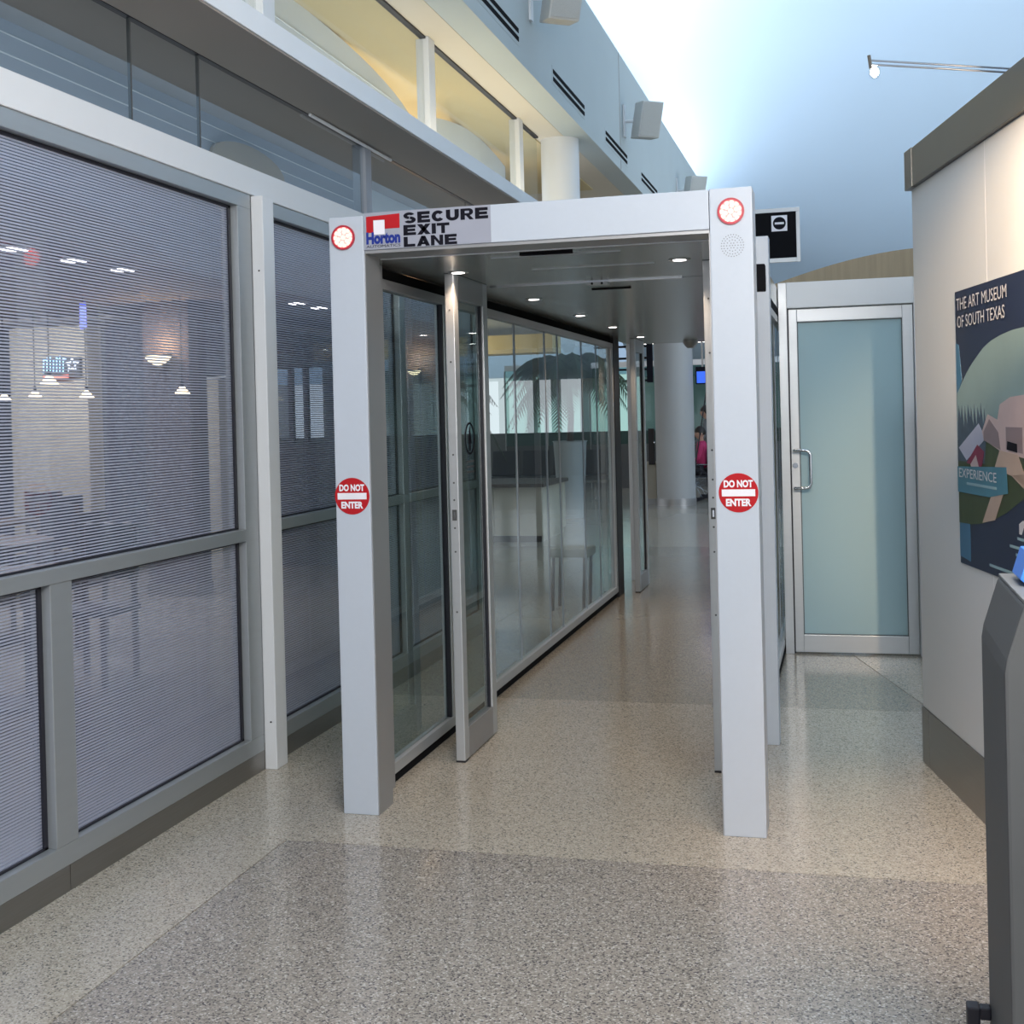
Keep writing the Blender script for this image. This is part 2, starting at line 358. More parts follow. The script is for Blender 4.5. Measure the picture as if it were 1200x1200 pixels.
# frameless glazing above the beam
gz = setting('window_3')
js = [WY0, 0.9, 2.7, 4.39, 4.93, 6.88, 8.9, 12.0]
for a, b_ in zip(js[:-1], js[1:]):
    part('pane', MB().box(-2.65, -2.638, a + 0.004, b_ - 0.004, 2.775, 3.185), G_CLEAR, gz)
for a in js[3:6]:
    part('joint', MB().box(-2.652, -2.636, a - 0.002, a + 0.002, 2.775, 3.185), CHAR, gz)
part('joint', MB().box(-2.70, -2.62, 6.84, 6.93, 2.775, 3.185), GREYBLUE, gz, label='wide grey glazing fin')
part('head_channel', MB().tube([(-2.615, 6.05, 3.175), (-2.615, 7.25, 3.168)], 0.009, 8), WHITE, gz)
part('head_channel', MB().box(-2.66, -2.63, WY0, 12, 3.18, 3.188), GASKET, gz)
# recess behind it: plates and lines shaped as the vault's reflection in the glass
w_ = MB().box(-3.15, -3.10, WY0, 8.05, 2.80, 3.285).build('wall_reflected_vault', GREYBLUE); tag(w_, kind='structure')
for z in (3.21, 3.135, 3.055):
    part('reflected_line', MB().tube([(-3.096, WY0, z), (-3.096, 8.05, z - 0.01)], 0.0035, 6), WHITE, w_)
part('pale_reflection', MB().box(-3.15, -3.10, 8.06, 12.0, 2.80, 3.5), PALEREFL, w_)
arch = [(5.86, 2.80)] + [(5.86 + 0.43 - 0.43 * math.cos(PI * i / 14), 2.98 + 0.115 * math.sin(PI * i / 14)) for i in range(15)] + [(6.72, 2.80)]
part('canopy_reflection', MB().prism(XR(-3.07), arch, -0.02, 0.0), TAN, w_, label='small tan arch standing for the canopy reflected in the upper glass')  # the tan canopy's reflection, built as a plate
t3 = MB().box(-3.2, -2.285, WY0, 12.0, 3.19, 3.29).build('trim_3', WHITE, bevel=0.004); tag(t3, kind='structure')
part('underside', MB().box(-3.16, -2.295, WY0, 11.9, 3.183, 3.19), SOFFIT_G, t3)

# upper glazing, posts, arched plates and seams standing for vault reflections, yellow wall
uz = setting('window_4')
for y in (0.6, 3.05, 5.5, 8.0, 10.42):
    part('post', MB().box(-2.69, -2.60, y, y + 0.13, 3.29, 4.13), WHITE, uz, 0.004)
for a, b_ in ((0.73, 3.05), (3.18, 5.5), (5.63, 8.0), (8.13, 10.42), (10.55, 11.2)):
    part('pane', MB().box(-2.645, -2.637, a, b_, 3.29, 4.13), G_ANTI, uz)
part('head_gasket', MB().box(-2.66, -2.62, WY0, 11.2, 4.115, 4.13), GASKET, uz)
wy = MB().box(-4.7, -4.6, WY0, 14, 3.29, 4.13).build('wall_upper', YELLOW); tag(wy, kind='structure')
part('void_lining', MB().box(-4.6, -2.66, WY0, 14, 4.116, 4.129), YELLOW, wy)
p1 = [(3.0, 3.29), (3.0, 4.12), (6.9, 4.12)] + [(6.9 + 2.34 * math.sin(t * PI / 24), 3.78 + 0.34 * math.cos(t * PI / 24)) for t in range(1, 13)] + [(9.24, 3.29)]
part('arch_reflection', MB().prism(XR(-3.12), p1, -0.04, 0), PALEREFL, wy)  # reflected vault built as a curved plate
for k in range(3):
    part('reflected_seam', MB().tube([(-3.115, 3.0, 3.98 - 0.17 * k), (-3.115, 8.7 - 0.1 * k, 3.92 - 0.17 * k)], 0.004, 6), WHITE, wy)
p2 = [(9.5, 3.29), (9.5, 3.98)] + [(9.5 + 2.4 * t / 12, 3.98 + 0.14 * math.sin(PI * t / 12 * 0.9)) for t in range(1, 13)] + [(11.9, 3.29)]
part('arch_reflection', MB().prism(XR(-3.12), p2, -0.04, 0), PALEREFL, wy)

# ================================================================== CEILINGS
c1 = MB().box(-10, -2.402, WY0, 26, 4.13, 4.30).build('ceiling', SOFFIT); tag(c1, kind='structure')
fw = MB().box(-2.40, -2.18, WY0, 26, 4.13, 5.36).build('wall_fascia', PLASTER, bevel=0.004); tag(fw, kind='structure')
part('movement_joint', MB().box(-2.182, -2.178, 13.05, 13.07, 4.14, 5.35), SOFFIT_G, fw)
def vault_profile(x, y):
    t = (x + 5.0) / 13.4
    z = 5.9 + 3.2 * math.sin(PI * min(max(t, 0), 1)) ** 0.7
    q = max(0, (y - 17) / 16.0); q = q * q * (3 - 2 * q) if q < 1 else 1
    return z + (2.66 - z) * q ** 1.6
mb = MB(); NX, NY = 40, 34
for j in range(NY + 1):
    y = -9 + 42 * j / NY
    for i in range(NX + 1):
        t = i / NX; x = -5.0 + 13.4 * (0.5 - 0.5 * math.cos(PI * t))
        mb.v.append(Vector((x, y, vault_profile(x, y))))
mb.f = [(j * (NX + 1) + i, j * (NX + 1) + i + 1, (j + 1) * (NX + 1) + i + 1, (j + 1) * (NX + 1) + i) for j in range(NY) for i in range(NX)]
va = mb.build('ceiling_vault', VAULT, smooth=True); tag(va, kind='structure')
bpy.context.view_layer.update()
md = va.modifiers.new('thick', 'SOLIDIFY'); md.thickness = 0.1
# cove ledge with ties at the top of the fascia wall
cv = setting('trim_4')
part('ledge', MB().box(-2.60, -2.40, WY0, 26, 5.26, 5.34), WHITE, cv)
part('cove_rail', MB().tube([(-2.30, WY0, 5.52), (-2.30, 25, 5.52)], 0.012, 6), WHITE, cv)
for k in range(10):
    y = 6.5 + 1.15 * k
    part('tie', MB().tube([(-2.25, y, 5.36), (-2.32, y, 5.55), (-2.62, y + 0.1, 5.62)], 0.008, 6), WHITE, cv)

# vents on the fascia wall
v0 = None
vent_y = [7.51, 9.88, 12.19, 14.45]
for k, y in enumerate(vent_y):
    t = thing('linear_vent', (-2.18, y, 4.25), 'vent', 'vent', 'slot vents along the fascia wall')
    part('frame', MB().box(-2.181, -2.178, y - 0.03, y + 1.29, 4.235, 4.385), PLASTER, t)
    for z in (4.265, 4.325): part('slot', MB().box(-2.180, -2.174, y, y + 1.26, z, z + 0.033), SLOT, t)
vl = ['black double slot air vent at the top edge of the picture on the fascia wall',
      'black double slot air vent on the fascia wall, second one in view from the top',
      'black double slot air vent on the fascia wall, left of and below the box loudspeaker',
      'black double slot air vent on the fascia wall, just above the portal header']
for o, l in zip([o for o in COL.objects if o.name.startswith('linear_vent')], vl): o['label'] = l
# loudspeakers on the fascia wall
def loud(y, label):
    t = thing('wall_speaker', (-1.93, y, 4.68), label, 'speaker', 'loudspeakers on the fascia wall')
    F = FR((-1.93, y, 4.68), (0.80, 0.60, 0), (0.16, 0.0, 0.98))
    part('cabinet', MB().fbox(F, -0.125, 0.125, -0.19, 0.19, -0.09, 0.09), mat_sp, t, 0.012)
    part('grille', MB().fbox(F, -0.11, 0.11, -0.175, 0.175, 0.089, 0.095), mat_sg, t, 0.004)
    part('bracket', MB().box(-2.178, -2.16, y - 0.05, y + 0.03, 4.52, 4.86).tube([(-2.17, y, 4.69), (-1.98, y, 4.68)], 0.018, 8), WHITE, t)
mat_sp = mat('speaker_cabinet', (0.48, 0.48, 0.46), 0.6); mat_sg = mat('speaker_grille', (0.42, 0.42, 0.40), 0.7, 0, 0.2, 200)
loud(9.15, 'pale grey box loudspeaker at the top edge of the picture on the fascia wall')
loud(13.3, 'pale grey tilted box loudspeaker on the fascia wall against the bright vault')
loud(17.7, 'pale grey box loudspeaker just above the right end of the portal header')

t = thing('round_column', (-2.47, 11.42, 3.29), 'round white column rising behind the header under the cream soffit', 'column')
part('shaft', MB().lathe((-2.47, 11.42, 3.29), [(0.175, 0), (0.175, 0.84)]), WHITE, t, smooth=True)

# ================================================================== EXIT LANE
CX = -1.16
lane = thing('exit_lane_portal', (CX, 8.4, 0), 'white framed one-way security exit lane with glass walls and a metal ceiling', 'security gate')
F0 = XF(4.80)
def led(cx, cz):
    r_ = part('signal_light', MB().ring(F0, cx, cz, 0.050, 0.041, 0, 0.008), LEDRIM, lane, label='lit red round signal light')
    part('lens', MB().disc(F0, cx, cz, 0.041, 0, 0.004), LEDR, r_)
    d_ = MB()
    d_.disc(F0, cx, cz, 0.0105, 0.004, 0.007, 12)
    for rr, k in ((0.021, 6), (0.0335, 11)):
        for i in range(k): d_.disc(F0, cx + rr * math.cos(2 * PI * i / k + 0.3), cz + rr * math.sin(2 * PI * i / k + 0.3), 0.0088, 0.004, 0.007, 12)
    part('led_cluster', d_, LEDC, r_)
def no_entry(cx, cz, rr):
    d_ = part('no_entry_sticker', MB().disc(F0, cx, cz, rr, 0, 0.002, 48), RED, lane, label='round red DO NOT ENTER sticker')
    part('bar', MB().fbox(F0, cx - rr * 0.84, cx + rr * 0.84, cz - 0.013, cz + 0.013, 0.002, 0.003), DECALW, d_)
    text('lettering', 'DO NOT', F0, cx, cz + 0.020, 0.028, DECALW, d_, 0.108, 0.045, 0.0035, 'CENTER')
    text('lettering', 'ENTER', F0, cx, cz - 0.050, 0.028, DECALW, d_, 0.094, 0.045, 0.0035, 'CENTER')
part('post', MB().box(-2.005, -1.856, 4.80, 4.965, 0, 2.425), PWHITE, lane, 0.004)
part('post', MB().box(-0.471, -0.312, 4.80, 4.965, 0, 2.436), PWHITE, lane, 0.004)
part('header', MB().box(-1.854, -0.473, 4.80, 4.965, 2.285, 2.434), PWHITE, lane, 0.003)
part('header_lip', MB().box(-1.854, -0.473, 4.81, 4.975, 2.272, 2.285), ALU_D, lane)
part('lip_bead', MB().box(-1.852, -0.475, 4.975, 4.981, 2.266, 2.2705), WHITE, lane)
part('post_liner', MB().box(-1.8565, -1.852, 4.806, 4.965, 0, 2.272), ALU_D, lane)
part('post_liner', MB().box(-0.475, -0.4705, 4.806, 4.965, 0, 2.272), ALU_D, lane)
led(-1.942, 2.341); led(-0.391, 2.347)
no_entry(-1.933, 1.294, 0.0745); no_entry(-0.387, 1.294, 0.0735)
# voice speaker perforation
h_ = MB()
for rr, k in ((0.0, 1), (0.010, 6), (0.021, 12), (0.032, 20), (0.041, 26)):
    for i in range(k): h_.disc(F0, -0.388 + rr * math.cos(2 * PI * i / k), 2.219 + rr * math.sin(2 * PI * i / k), 0.0022, 0, 0.0008, 8)
part('speaker_holes', h_, mat('hole_grey', (0.22, 0.23, 0.25), 0.8), lane, kind='stuff')
# sign film
sg = part('sign_panel', MB().fbox(F0, -1.850, -1.322, 2.286, 2.434, 0, 0.0015), SIGNG, lane, label='grey sign reading SECURE EXIT LANE with a red and blue logo')
lg = part('logo', MB().prism(F0, [(-1.842, 2.353), (-1.812, 2.353), (-1.812, 2.403), (-1.763, 2.403), (-1.763, 2.366), (-1.700, 2.366), (-1.700, 2.424), (-1.842, 2.418)], 0.0015, 0.0025), RED, sg)
part('logo_block', MB().fbox(F0, -1.811, -1.764, 2.345, 2.402, 0.0015, 0.0025), DECALW, sg)
text('lettering', 'Horton', F0, -1.843, 2.306, 0.049, BLUEV, sg, 0.145, 0.055, 0.003)
text('lettering', 'AUTOMATICS', F0, -1.843, 2.2925, 0.0105, BLACKV, sg, 0.145, 0.0, 0.003)
heavy('SECURE', F0, -1.684, 2.381, 0.044, BLACKV, sg, 0.352)
heavy('EXIT', F0, -1.684, 2.334, 0.041, BLACKV, sg, 0.192)
heavy('LANE', F0, -1.684, 2.288, 0.040, BLACKV, sg, 0.222)
# side walls, mirrored about the lane centre
def mx_(x): return 2 * CX - x
def mbox(mb, side, x0, x1, *a):
    if side > 0: x0, x1 = mx_(x1) - 0.07, mx_(x0) - 0.07
    return mb.box(x0, x1, *a)
for sd in (-1, 1):
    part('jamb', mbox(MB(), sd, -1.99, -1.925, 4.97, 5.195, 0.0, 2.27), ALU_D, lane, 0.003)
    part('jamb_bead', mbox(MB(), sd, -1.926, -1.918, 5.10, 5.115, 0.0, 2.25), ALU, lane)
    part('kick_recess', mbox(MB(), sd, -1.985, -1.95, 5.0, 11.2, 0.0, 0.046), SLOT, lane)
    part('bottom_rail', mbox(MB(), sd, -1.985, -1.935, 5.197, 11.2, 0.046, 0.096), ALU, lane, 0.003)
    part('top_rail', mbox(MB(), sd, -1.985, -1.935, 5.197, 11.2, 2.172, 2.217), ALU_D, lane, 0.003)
    part('door_track', mbox(MB(), sd, -1.985, -1.96, 5.0, 11.2, 2.217, 2.268), SLOT, lane)
    ys = [5.2, 6.07]
    part('glass_panel', mbox(MB(), sd, -1.964, -1.956, 5.2, 6.07, 0.096, 2.172), G_LANE, lane)
    part('gasket', mbox(MB(), sd, -1.966, -1.940, 6.07, 6.085, 0.096, 2.172), GASKET, lane)
    part('stile', mbox(MB(), sd, -1.985, -1.935, 6.086, 6.16, 0.096, 2.172), ALU, lane, 0.003)
    edges = [6.165, 7.58, 8.40, 8.80, 9.65, 10.25, 10.85]
    for a, b_ in zip(edges[:-1], edges[1:]):
        part('glass_panel', mbox(MB(), sd, -1.964, -1.956, a + 0.003, b_ - 0.006, 0.096, 2.172), G_LANE, lane)
        part('glass_joint', mbox(MB(), sd, -1.966, -1.954, b_ - 0.008, b_ + 0.004, 0.096, 2.172), GREYBLUE, lane)
    part('stile', mbox(MB(), sd, -1.985, -1.935, 10.86, 10.92, 0.096, 2.172), ALU, lane, 0.003)
    part('jamb', mbox(MB(), sd, -1.99, -1.93, 10.93, 11.2, 0.0, 2.27), GASKET, lane, 0.003)
part('post', MB().box(-2.005, -1.856, 12.05, 12.2, 0, 2.27), ALU, lane, 0.004)
part('post', MB().box(-0.471, -0.312, 12.05, 12.2, 0, 2.27), ALU, lane, 0.004)
part('ceiling_panel', MB().box(-2.0, -0.405, 4.977, 6.272, 2.27, 2.40), LANECEIL, lane)
part('ceiling_panel', MB().box(-2.0, -0.405, 6.292, 12.2, 2.27, 2.40), LANECEIL, lane)
part('cross_strip', MB().box(-1.745, -0.754, 6.270, 6.294, 2.262, 2.275), CHROME, lane, 0.002)
sn = part('sensor', MB().box(-1.235, -1.125, 6.255, 6.31, 2.25, 2.263), ALU, lane, 0.003, label='small twin-eye sensor on the ceiling strip')
for x in (-1.205, -1.155): part('lens', MB().disc(XF(6.255), x, 2.2565, 0.006, 0, 0.002, 12), SLOT, sn)
part('sensor_slot', MB().box(-1.27, -1.05, 5.035, 5.06, 2.258, 2.271), SLOT, lane, 0.002)
part('sensor_slot', MB().box(-1.28, -1.07, 6.63, 6.65, 2.262, 2.271), SLOT, lane)
for y, a, b_ in ((5.14, -1.42, -0.87), (5.62, -1.36, -0.80)):
    part('ceiling_groove', MB().box(a, b_, y, y + 0.006, 2.266, 2.271), ALU, lane)
for x in (-1.70, -0.68):
    for y in ((5.585, 7.06, 8.38, 9.62, 11.0) if x < -1 else (5.56, 7.06, 8.38, 9.62, 11.0)):
        d_ = part('downlight', MB().lathe((x, y, 2.2665), [(0.048, 0), (0.048, 0.006)], 24), ALU, lane, smooth=True)
        part('lamp', MB().lathe((x, y, 2.2655), [(0.029, 0), (0.029, 0.002)], 24), LAMPC, d_)
        spot_light('downlight_beam', (x, y, 2.25), (x, y, 0), 14, (1.0, 0.74, 0.52), 100, 0.8, 0.04)
part('camera_dome', MB().lathe((-1.37, 11.9, 2.20), [(0.03, 0.0), (0.05, 0.02), (0.07, 0.05), (0.07, 0.07)], 20), ALU_D, lane, smooth=True)
part('outer_post', MB().box(-0.425, -0.329, 6.15, 6.26, 0, 2.43), PWHITE, lane, 0.004)
part('control_box', MB().box(-0.385, -0.298, 5.28, 5.34, 2.09, 2.20), SLOT, lane, 0.006)

# break-out door leaves folded square to the lane
def leaf(x0, x1, y0, y1, label, detail=True):
    t = thing('swing_door_leaf', ((x0 + x1) / 2, (y0 + y1) / 2, 0), label, 'door', 'door leaves inside the exit lane')
    e = 0.07; xm = (x0 + x1) / 2
    part('lock_stile', MB().box(x0, x1, y0, y0 + e, 0.008, 2.27), ALU, t, 0.004)
    part('hinge_stile', MB().box(x0, x1, y1 - 0.08, y1, 0.008, 2.27), ALU, t, 0.004)
    part('bottom_rail', MB().box(x0, x1, y0 + e, y1 - 0.08, 0.008, 0.15), ALU_D, t, 0.002)
    part('top_rail', MB().box(x0, x1, y0 + e, y1 - 0.08, 2.155, 2.27), ALU_D, t, 0.002)
    part('glass', MB().box(xm - 0.004, xm + 0.004, y0 + e, y1 - 0.08, 0.15, 2.155), G_LANE, t)
    g = MB()
    for yy in (y0 + e, y1 - 0.092): g.box(xm - 0.012, xm + 0.012, yy, yy + 0.01, 0.15, 2.155)
    part('gasket', g, GASKET, t)
    part('pivot_cap', MB().box(x0, x1, y0, y0 + 0.05, 0.0, 0.008), GASKET, t)
    part('top_seal', MB().box(x0 - 0.002, x1 + 0.002, y0, y1, 2.268, 2.276), GASKET, t)
    if detail:
        lk = part('lock_plate', MB().fbox(XF(y0), xm - 0.011, xm + 0.011, 1.125, 1.175, 0, 0.002), CHAR, t)
        part('lock_slot', MB().fbox(XF(y0), xm - 0.004, xm + 0.004, 1.135, 1.165, 0.002, 0.003), CHROME, lk)
        for z in (0.70, 0.98, 1.09, 1.22, 1.30, 1.43, 1.86, 2.1):
            part('screw', MB().disc(XF(y0), xm, z, 0.0045, 0, 0.0015, 10), CHAR, t)
    return t
l1 = leaf(-1.776, -1.732, 5.61, 6.18, 'narrow glass door leaf swung open inside the lane on the left, nearest the portal')
leaf(mx_(-1.732), mx_(-1.776), 5.64, 6.20, 'narrow door leaf seen edge-on behind the right portal post')
leaf(-1.835, -1.79, 11.22, 11.78, 'far door leaf at the left end of the lane', False)
leaf(mx_(-1.79), mx_(-1.835), 11.22, 11.78, 'far door leaf at the right end of the lane, behind the right post', False)
FL = FR((-1.752, 0, 0), (0, 1, 0), (0, 0, 1))
dcl = part('arrow_decal', MB().ring(FL, 5.862, 1.50, 0.078, 0.068, 0.004, 0.006, 32), BLACKV, l1, label='black round arrow decal on the glass')
part('arrow', MB().prism(FL, [(5.834, 1.475), (5.862, 1.56), (5.890, 1.475), (5.874, 1.475), (5.874, 1.44), (5.850, 1.44), (5.850, 1.475)], 0.004, 0.006), BLACKV, dcl)
for z in (1.385, 1.36, 1.335): part('small_print', MB().fbox(FL, 5.80, 5.925, z, z + 0.009, 0.004, 0.0055), CHAR, dcl, kind='stuff')
part('rubber_strip', MB().box(mx_(-1.805), mx_(-1.778), 5.66, 6.2, 0.0, 2.26), GASKET, [o for o in COL.objects if o.name == 'swing_door_leaf.001'][0])

# ================================================================== GLASS DOOR AT THE RIGHT
DY = 8.48
d1 = setting('door_1', (0.05, DY, 0))
part('jamb', MB().box(-0.400, -0.345, DY, DY + 0.12, 0, 2.43), ALU, d1, 0.003)
part('jamb', MB().box(0.445, 0.50, DY, DY + 0.12, 0, 2.43), ALU, d1, 0.003)
part('header', MB().box(-0.345, 0.445, DY - 0.01, DY + 0.12, 2.262, 2.43), WHITE, d1, 0.004)
part('stop', MB().box(-0.345, -0.335, DY + 0.03, DY + 0.1, 0, 2.262), GASKET, d1)
part('stile', MB().box(-0.337, -0.283, DY + 0.01, DY + 0.055, 0.012, 2.255), ALU, d1, 0.003)
part('stile', MB().box(0.375, 0.44, DY + 0.01, DY + 0.055, 0.012, 2.255), ALU, d1, 0.003)
part('top_rail', MB().box(-0.283, 0.375, DY + 0.01, DY + 0.055, 2.172, 2.255), ALU, d1, 0.003)
part('bottom_rail', MB().box(-0.283, 0.375, DY + 0.01, DY + 0.055, 0.012, 0.126), ALU, d1, 0.003)
part('frosted_pane', MB().box(-0.283, 0.375, DY + 0.026, DY + 0.034, 0.126, 2.172), FROST, d1)
g = MB()
g.box(-0.283, -0.277, DY + 0.018, DY + 0.04, 0.126, 2.172).box(0.369, 0.375, DY + 0.018, DY + 0.04, 0.126, 2.172)
g.box(-0.283, 0.375, DY + 0.018, DY + 0.04, 0.126, 0.132).box(-0.283, 0.375, DY + 0.018, DY + 0.04, 2.166, 2.172)
part('gasket', g, mat('grey_gasket', (0.12, 0.14, 0.15), 0.6), d1)
hp = [(-0.315, DY + 0.01, 1.335), (-0.315, DY - 0.05, 1.335), (-0.25, DY - 0.06, 1.335), (-0.225, DY - 0.06, 1.328), (-0.213, DY - 0.06, 1.305),
      (-0.213, DY - 0.06, 1.12), (-0.222, DY - 0.06, 1.095), (-0.25, DY - 0.06, 1.088), (-0.315, DY - 0.05, 1.088), (-0.315, DY + 0.01, 1.088)]
part('pull_handle', MB().tube(hp, 0.0105, 12), CHROME, d1, smooth=True, label='bent steel pull handle')
part('lock_cylinder', MB().disc(XF(DY + 0.01), -0.312, 1.235, 0.018, 0, 0.012, 20).disc(XF(DY + 0.01), -0.312, 1.235, 0.009, 0.012, 0.016, 14), CHROME, d1)
wb = MB().box(0.50, 3.2, DY, DY + 0.12, 0, 2.43).build('wall_back', WALLW); tag(wb, kind='structure')
tp = tag(MB().box(0.452, 0.50, 8.30, 8.44, 0, 1.60).build('waist_panel', mat('grey_green_panel', (0.17, 0.21, 0.20), 0.35, 0, 0.1, 3), bevel=0.003),
         'narrow grey-green upright panel at the right edge of the frosted door', 'panel')
# curved tan canopy over the booth behind the door
tk = thing('curved_canopy', (0.8, 10.2, 0), 'tan panelled canopy with a curved top above the frosted door', 'canopy')
pts = [(-0.62, 2.45)] + [(-0.62 + 0.1 * i, 2.50 + 0.295 * math.sin(PI / 2 * min(1.0, (i + 1) / 14)) ** 1.0) for i in range(15)] + [(1.6, 2.80), (2.6, 2.70), (3.2, 2.55), (3.2, 2.45)]
part('fascia', MB().prism(XF(10.0), pts, -0.12, 0.0), TAN, tk)
part('roof', MB().box(-0.26, 3.2, 10.13, 12.0, 2.40, 2.50), TAN, tk)
part('wall_panel', MB().box(-0.25, -0.15, 10.05, 12.0, 0, 2.40), BEIGE, tk)
part('wall_panel', MB().box(0.16, 3.0, 10.02, 10.1, 0, 1.75), mat('grey_wall_panel', (0.36, 0.34, 0.32), 0.6), tk)
part('wall_panel', MB().box(2.9, 3.0, 10.1, 12.0, 0, 2.40), BEIGE, tk)

# black overhead sign on its pole
ts = thing('direction_sign', (-0.77, 13.05, 0), 'black overhead sign with a white no-entry symbol in a square', 'sign')
part('pole', MB().box(-0.80, -0.74, 13.025, 13.085, 0, 3.62), ALU_D, ts, 0.003)
part('frame', MB().box(-0.845, -0.381, 13.0, 13.022, 3.583, 3.624), ALU, ts, 0.002)
part('frame', MB().box(-0.417, -0.381, 13.0, 13.022, 3.079, 3.582), ALU, ts, 0.002)
part('frame', MB().box(-0.845, -0.418, 12.99, 13.022, 3.079, 3.122), ALU, ts, 0.002)
pn = part('panel', MB().box(-0.845, -0.418, 13.003, 13.022, 3.123, 3.582), SLOT, ts)
FS = XF(13.003)
part('symbol_plate', MB().fbox(FS, -0.659, -0.504, 3.393, 3.550, 0, 0.004), DECALW, pn, 0.0)
part('symbol_disc', MB().disc(FS, -0.581, 3.472, 0.063, 0.004, 0.006, 32), BLACKV, pn)
part('symbol_bar', MB().fbox(FS, -0.626, -0.536, 3.461, 3.482, 0.006, 0.008), DECALW, pn)

# ================================================================== DISPLAY WALL AT THE RIGHT
dU = Vector((0.199, -0.98, 0)).normalized()
FW = FR((0.312, 6.01, 0), dU, (0, 0, 1))
aw = thing('display_wall', (0.312, 6.01, 0), 'freestanding white display wall with dark metal cap and steel base', 'partition')
for a, b_ in ((0.03, 1.058), (1.062, 2.28), (2.284, 3.5), (3.504, 4.8)):
    part('wall_panel', MB().fbox(FW, a, b_, 0.25, 2.575, -0.24, 0.0), WALLW, aw, 0.002)
part('panel_joint', MB().fbox(FW, 1.0565, 1.0635, 0.25, 2.575, -0.2, -0.0005), DECALW, aw)
for a, b_ in ((0.03, 0.145), (0.149, 2.4), (2.404, 4.8)):
    part('steel_base', MB().fbox(FW, a, b_, 0.0, 0.249, -0.24, 0.006), STEEL, aw, 0.001)
part('cap', MB().fbox(FW, 0.0, 4.8, 2.576, 2.745, -0.26, 0.02), BRONZE, aw, 0.002)
for a in (0.12,): part('cap_return', MB().fbox(FW, 0.0, a, 2.574, 2.747, -0.262, 0.023), BRONZE, aw, 0.001)

# poster
ps = thing('museum_poster', (FW[0] + dU * 1.1 + Vector((0, 0, 1.5))), 'dark blue THE ART MUSEUM OF SOUTH TEXAS poster on the display wall', 'poster')
NAVY = mat('poster_navy', (0.012, 0.020, 0.055), 0.35, 0, 0.25, 2)
PTEAL = mat('poster_blue', (0.05, 0.16, 0.28), 0.35, 0, 0.2, 3)
PSKY = mat('poster_sky', (0.22, 0.31, 0.31), 0.35, 0, 0.25, 3)
PGRASS = mat('poster_grass', (0.045, 0.065, 0.022), 0.4, 0, 0.5, 14)
PBLD = mat('poster_white_building', (0.50, 0.38, 0.37), 0.4, 0, 0.1, 10)
PBLD2 = mat('poster_shaded_building', (0.24, 0.18, 0.19), 0.4, 0, 0.1, 10)
PPATH = mat('poster_path', (0.46, 0.34, 0.27), 0.4, 0, 0.1, 10)
PTREE = mat('poster_trees', (0.05, 0.08, 0.12), 0.4, 0, 0.3, 20)
PRED = mat('poster_red_roof', (0.22, 0.02, 0.06), 0.4)
PBAND = mat('poster_teal_band', (0.06, 0.20, 0.27), 0.4, 0, 0.15, 8)
PROOF = mat('poster_pale_roof', (0.38, 0.40, 0.52), 0.4)
def flat(name, pts, m_, n):
    return part(name, MB().prism(FW, pts, n - 0.0006, n), m_, ps)
S1 = 1.64
part('sheet', MB().fbox(FW, 0.665, S1, 0.972, 2.053, 0.001, 0.0035), NAVY, ps)
flat('corner_tint', [(0.665, 1.0), (0.80, 0.99), (0.80, 1.138), (0.665, 1.133)], PTEAL, 0.0042)
flat('edge_tint', [(0.665, 1.64), (0.735, 1.70), (0.70, 1.84), (0.665, 1.85)], PTEAL, 0.0042)
pic = [(0.665, 1.645), (0.735, 1.689), (0.80, 1.727), (0.871, 1.761), (1.009, 1.813), (1.10, 1.834), (1.204, 1.848), (1.33, 1.858), (1.442, 1.860), (S1, 1.85),
       (S1, 1.40), (1.405, 1.272), (1.227, 1.212), (1.10, 1.180), (0.953, 1.152), (0.827, 1.138), (0.665, 1.133)]
flat('picture_sky', pic, PSKY, 0.0046)
flat('picture_lawn', [(0.665, 1.46), (S1, 1.50), (S1, 1.40), (1.405, 1.272), (1.227, 1.212), (1.10, 1.180), (0.953, 1.152), (0.827, 1.138), (0.665, 1.133)], PGRASS, 0.0051)
tr = [(0.665, 1.38)] + [q for i in range(9) for q in ((0.675 + i * 0.04, 1.53 + 0.02 * math.sin(i * 2)), (0.69 + i * 0.04, 1.60 + 0.03 * math.sin(i * 3.1)))] + [(1.03, 1.50), (1.0, 1.38)]
flat('picture_trees', tr, PTREE, 0.0056)
flat('picture_roof', [(0.682, 1.432), (0.78, 1.385), (1.02, 1.475), (0.939, 1.53)], PROOF, 0.0061)
flat('picture_red_roof', [(0.78, 1.375), (0.92, 1.45), (1.00, 1.425), (0.97, 1.37), (0.93, 1.36), (0.90, 1.41), (0.83, 1.372)], PRED, 0.0066)
flat('picture_wall', [(0.83, 1.372), (0.90, 1.41), (0.94, 1.36), (0.86, 1.335)], PBLD, 0.0066)
flat('picture_museum', [(0.98, 1.50), (1.05, 1.565), (1.16, 1.545), (1.19, 1.60), (1.30, 1.625), (S1, 1.64), (S1, 1.40), (1.40, 1.417), (1.20, 1.43), (1.0, 1.47)], PBLD, 0.0066)
flat('picture_museum_shade', [(1.0, 1.50), (1.07, 1.548), (1.17, 1.50), (1.19, 1.437), (1.0, 1.468)], PBLD2, 0.0071)
flat('picture_museum_shade', [(1.25, 1.52), (1.42, 1.52), (1.42, 1.43), (1.25, 1.44)], PBLD2, 0.0071)
flat('picture_doorway', [(1.265, 1.47), (1.365, 1.462), (1.365, 1.432), (1.258, 1.44)], BLACKV, 0.0076)
flat('picture_path', [(1.18, 1.435), (1.37, 1.425), (1.45, 1.34), (1.42, 1.325), (1.33, 1.345), (1.12, 1.37)], PPATH, 0.0071)
flat('picture_path', [(1.10, 1.29), (1.22, 1.29), (1.113, 1.178), (0.964, 1.156)], PPATH, 0.0071)
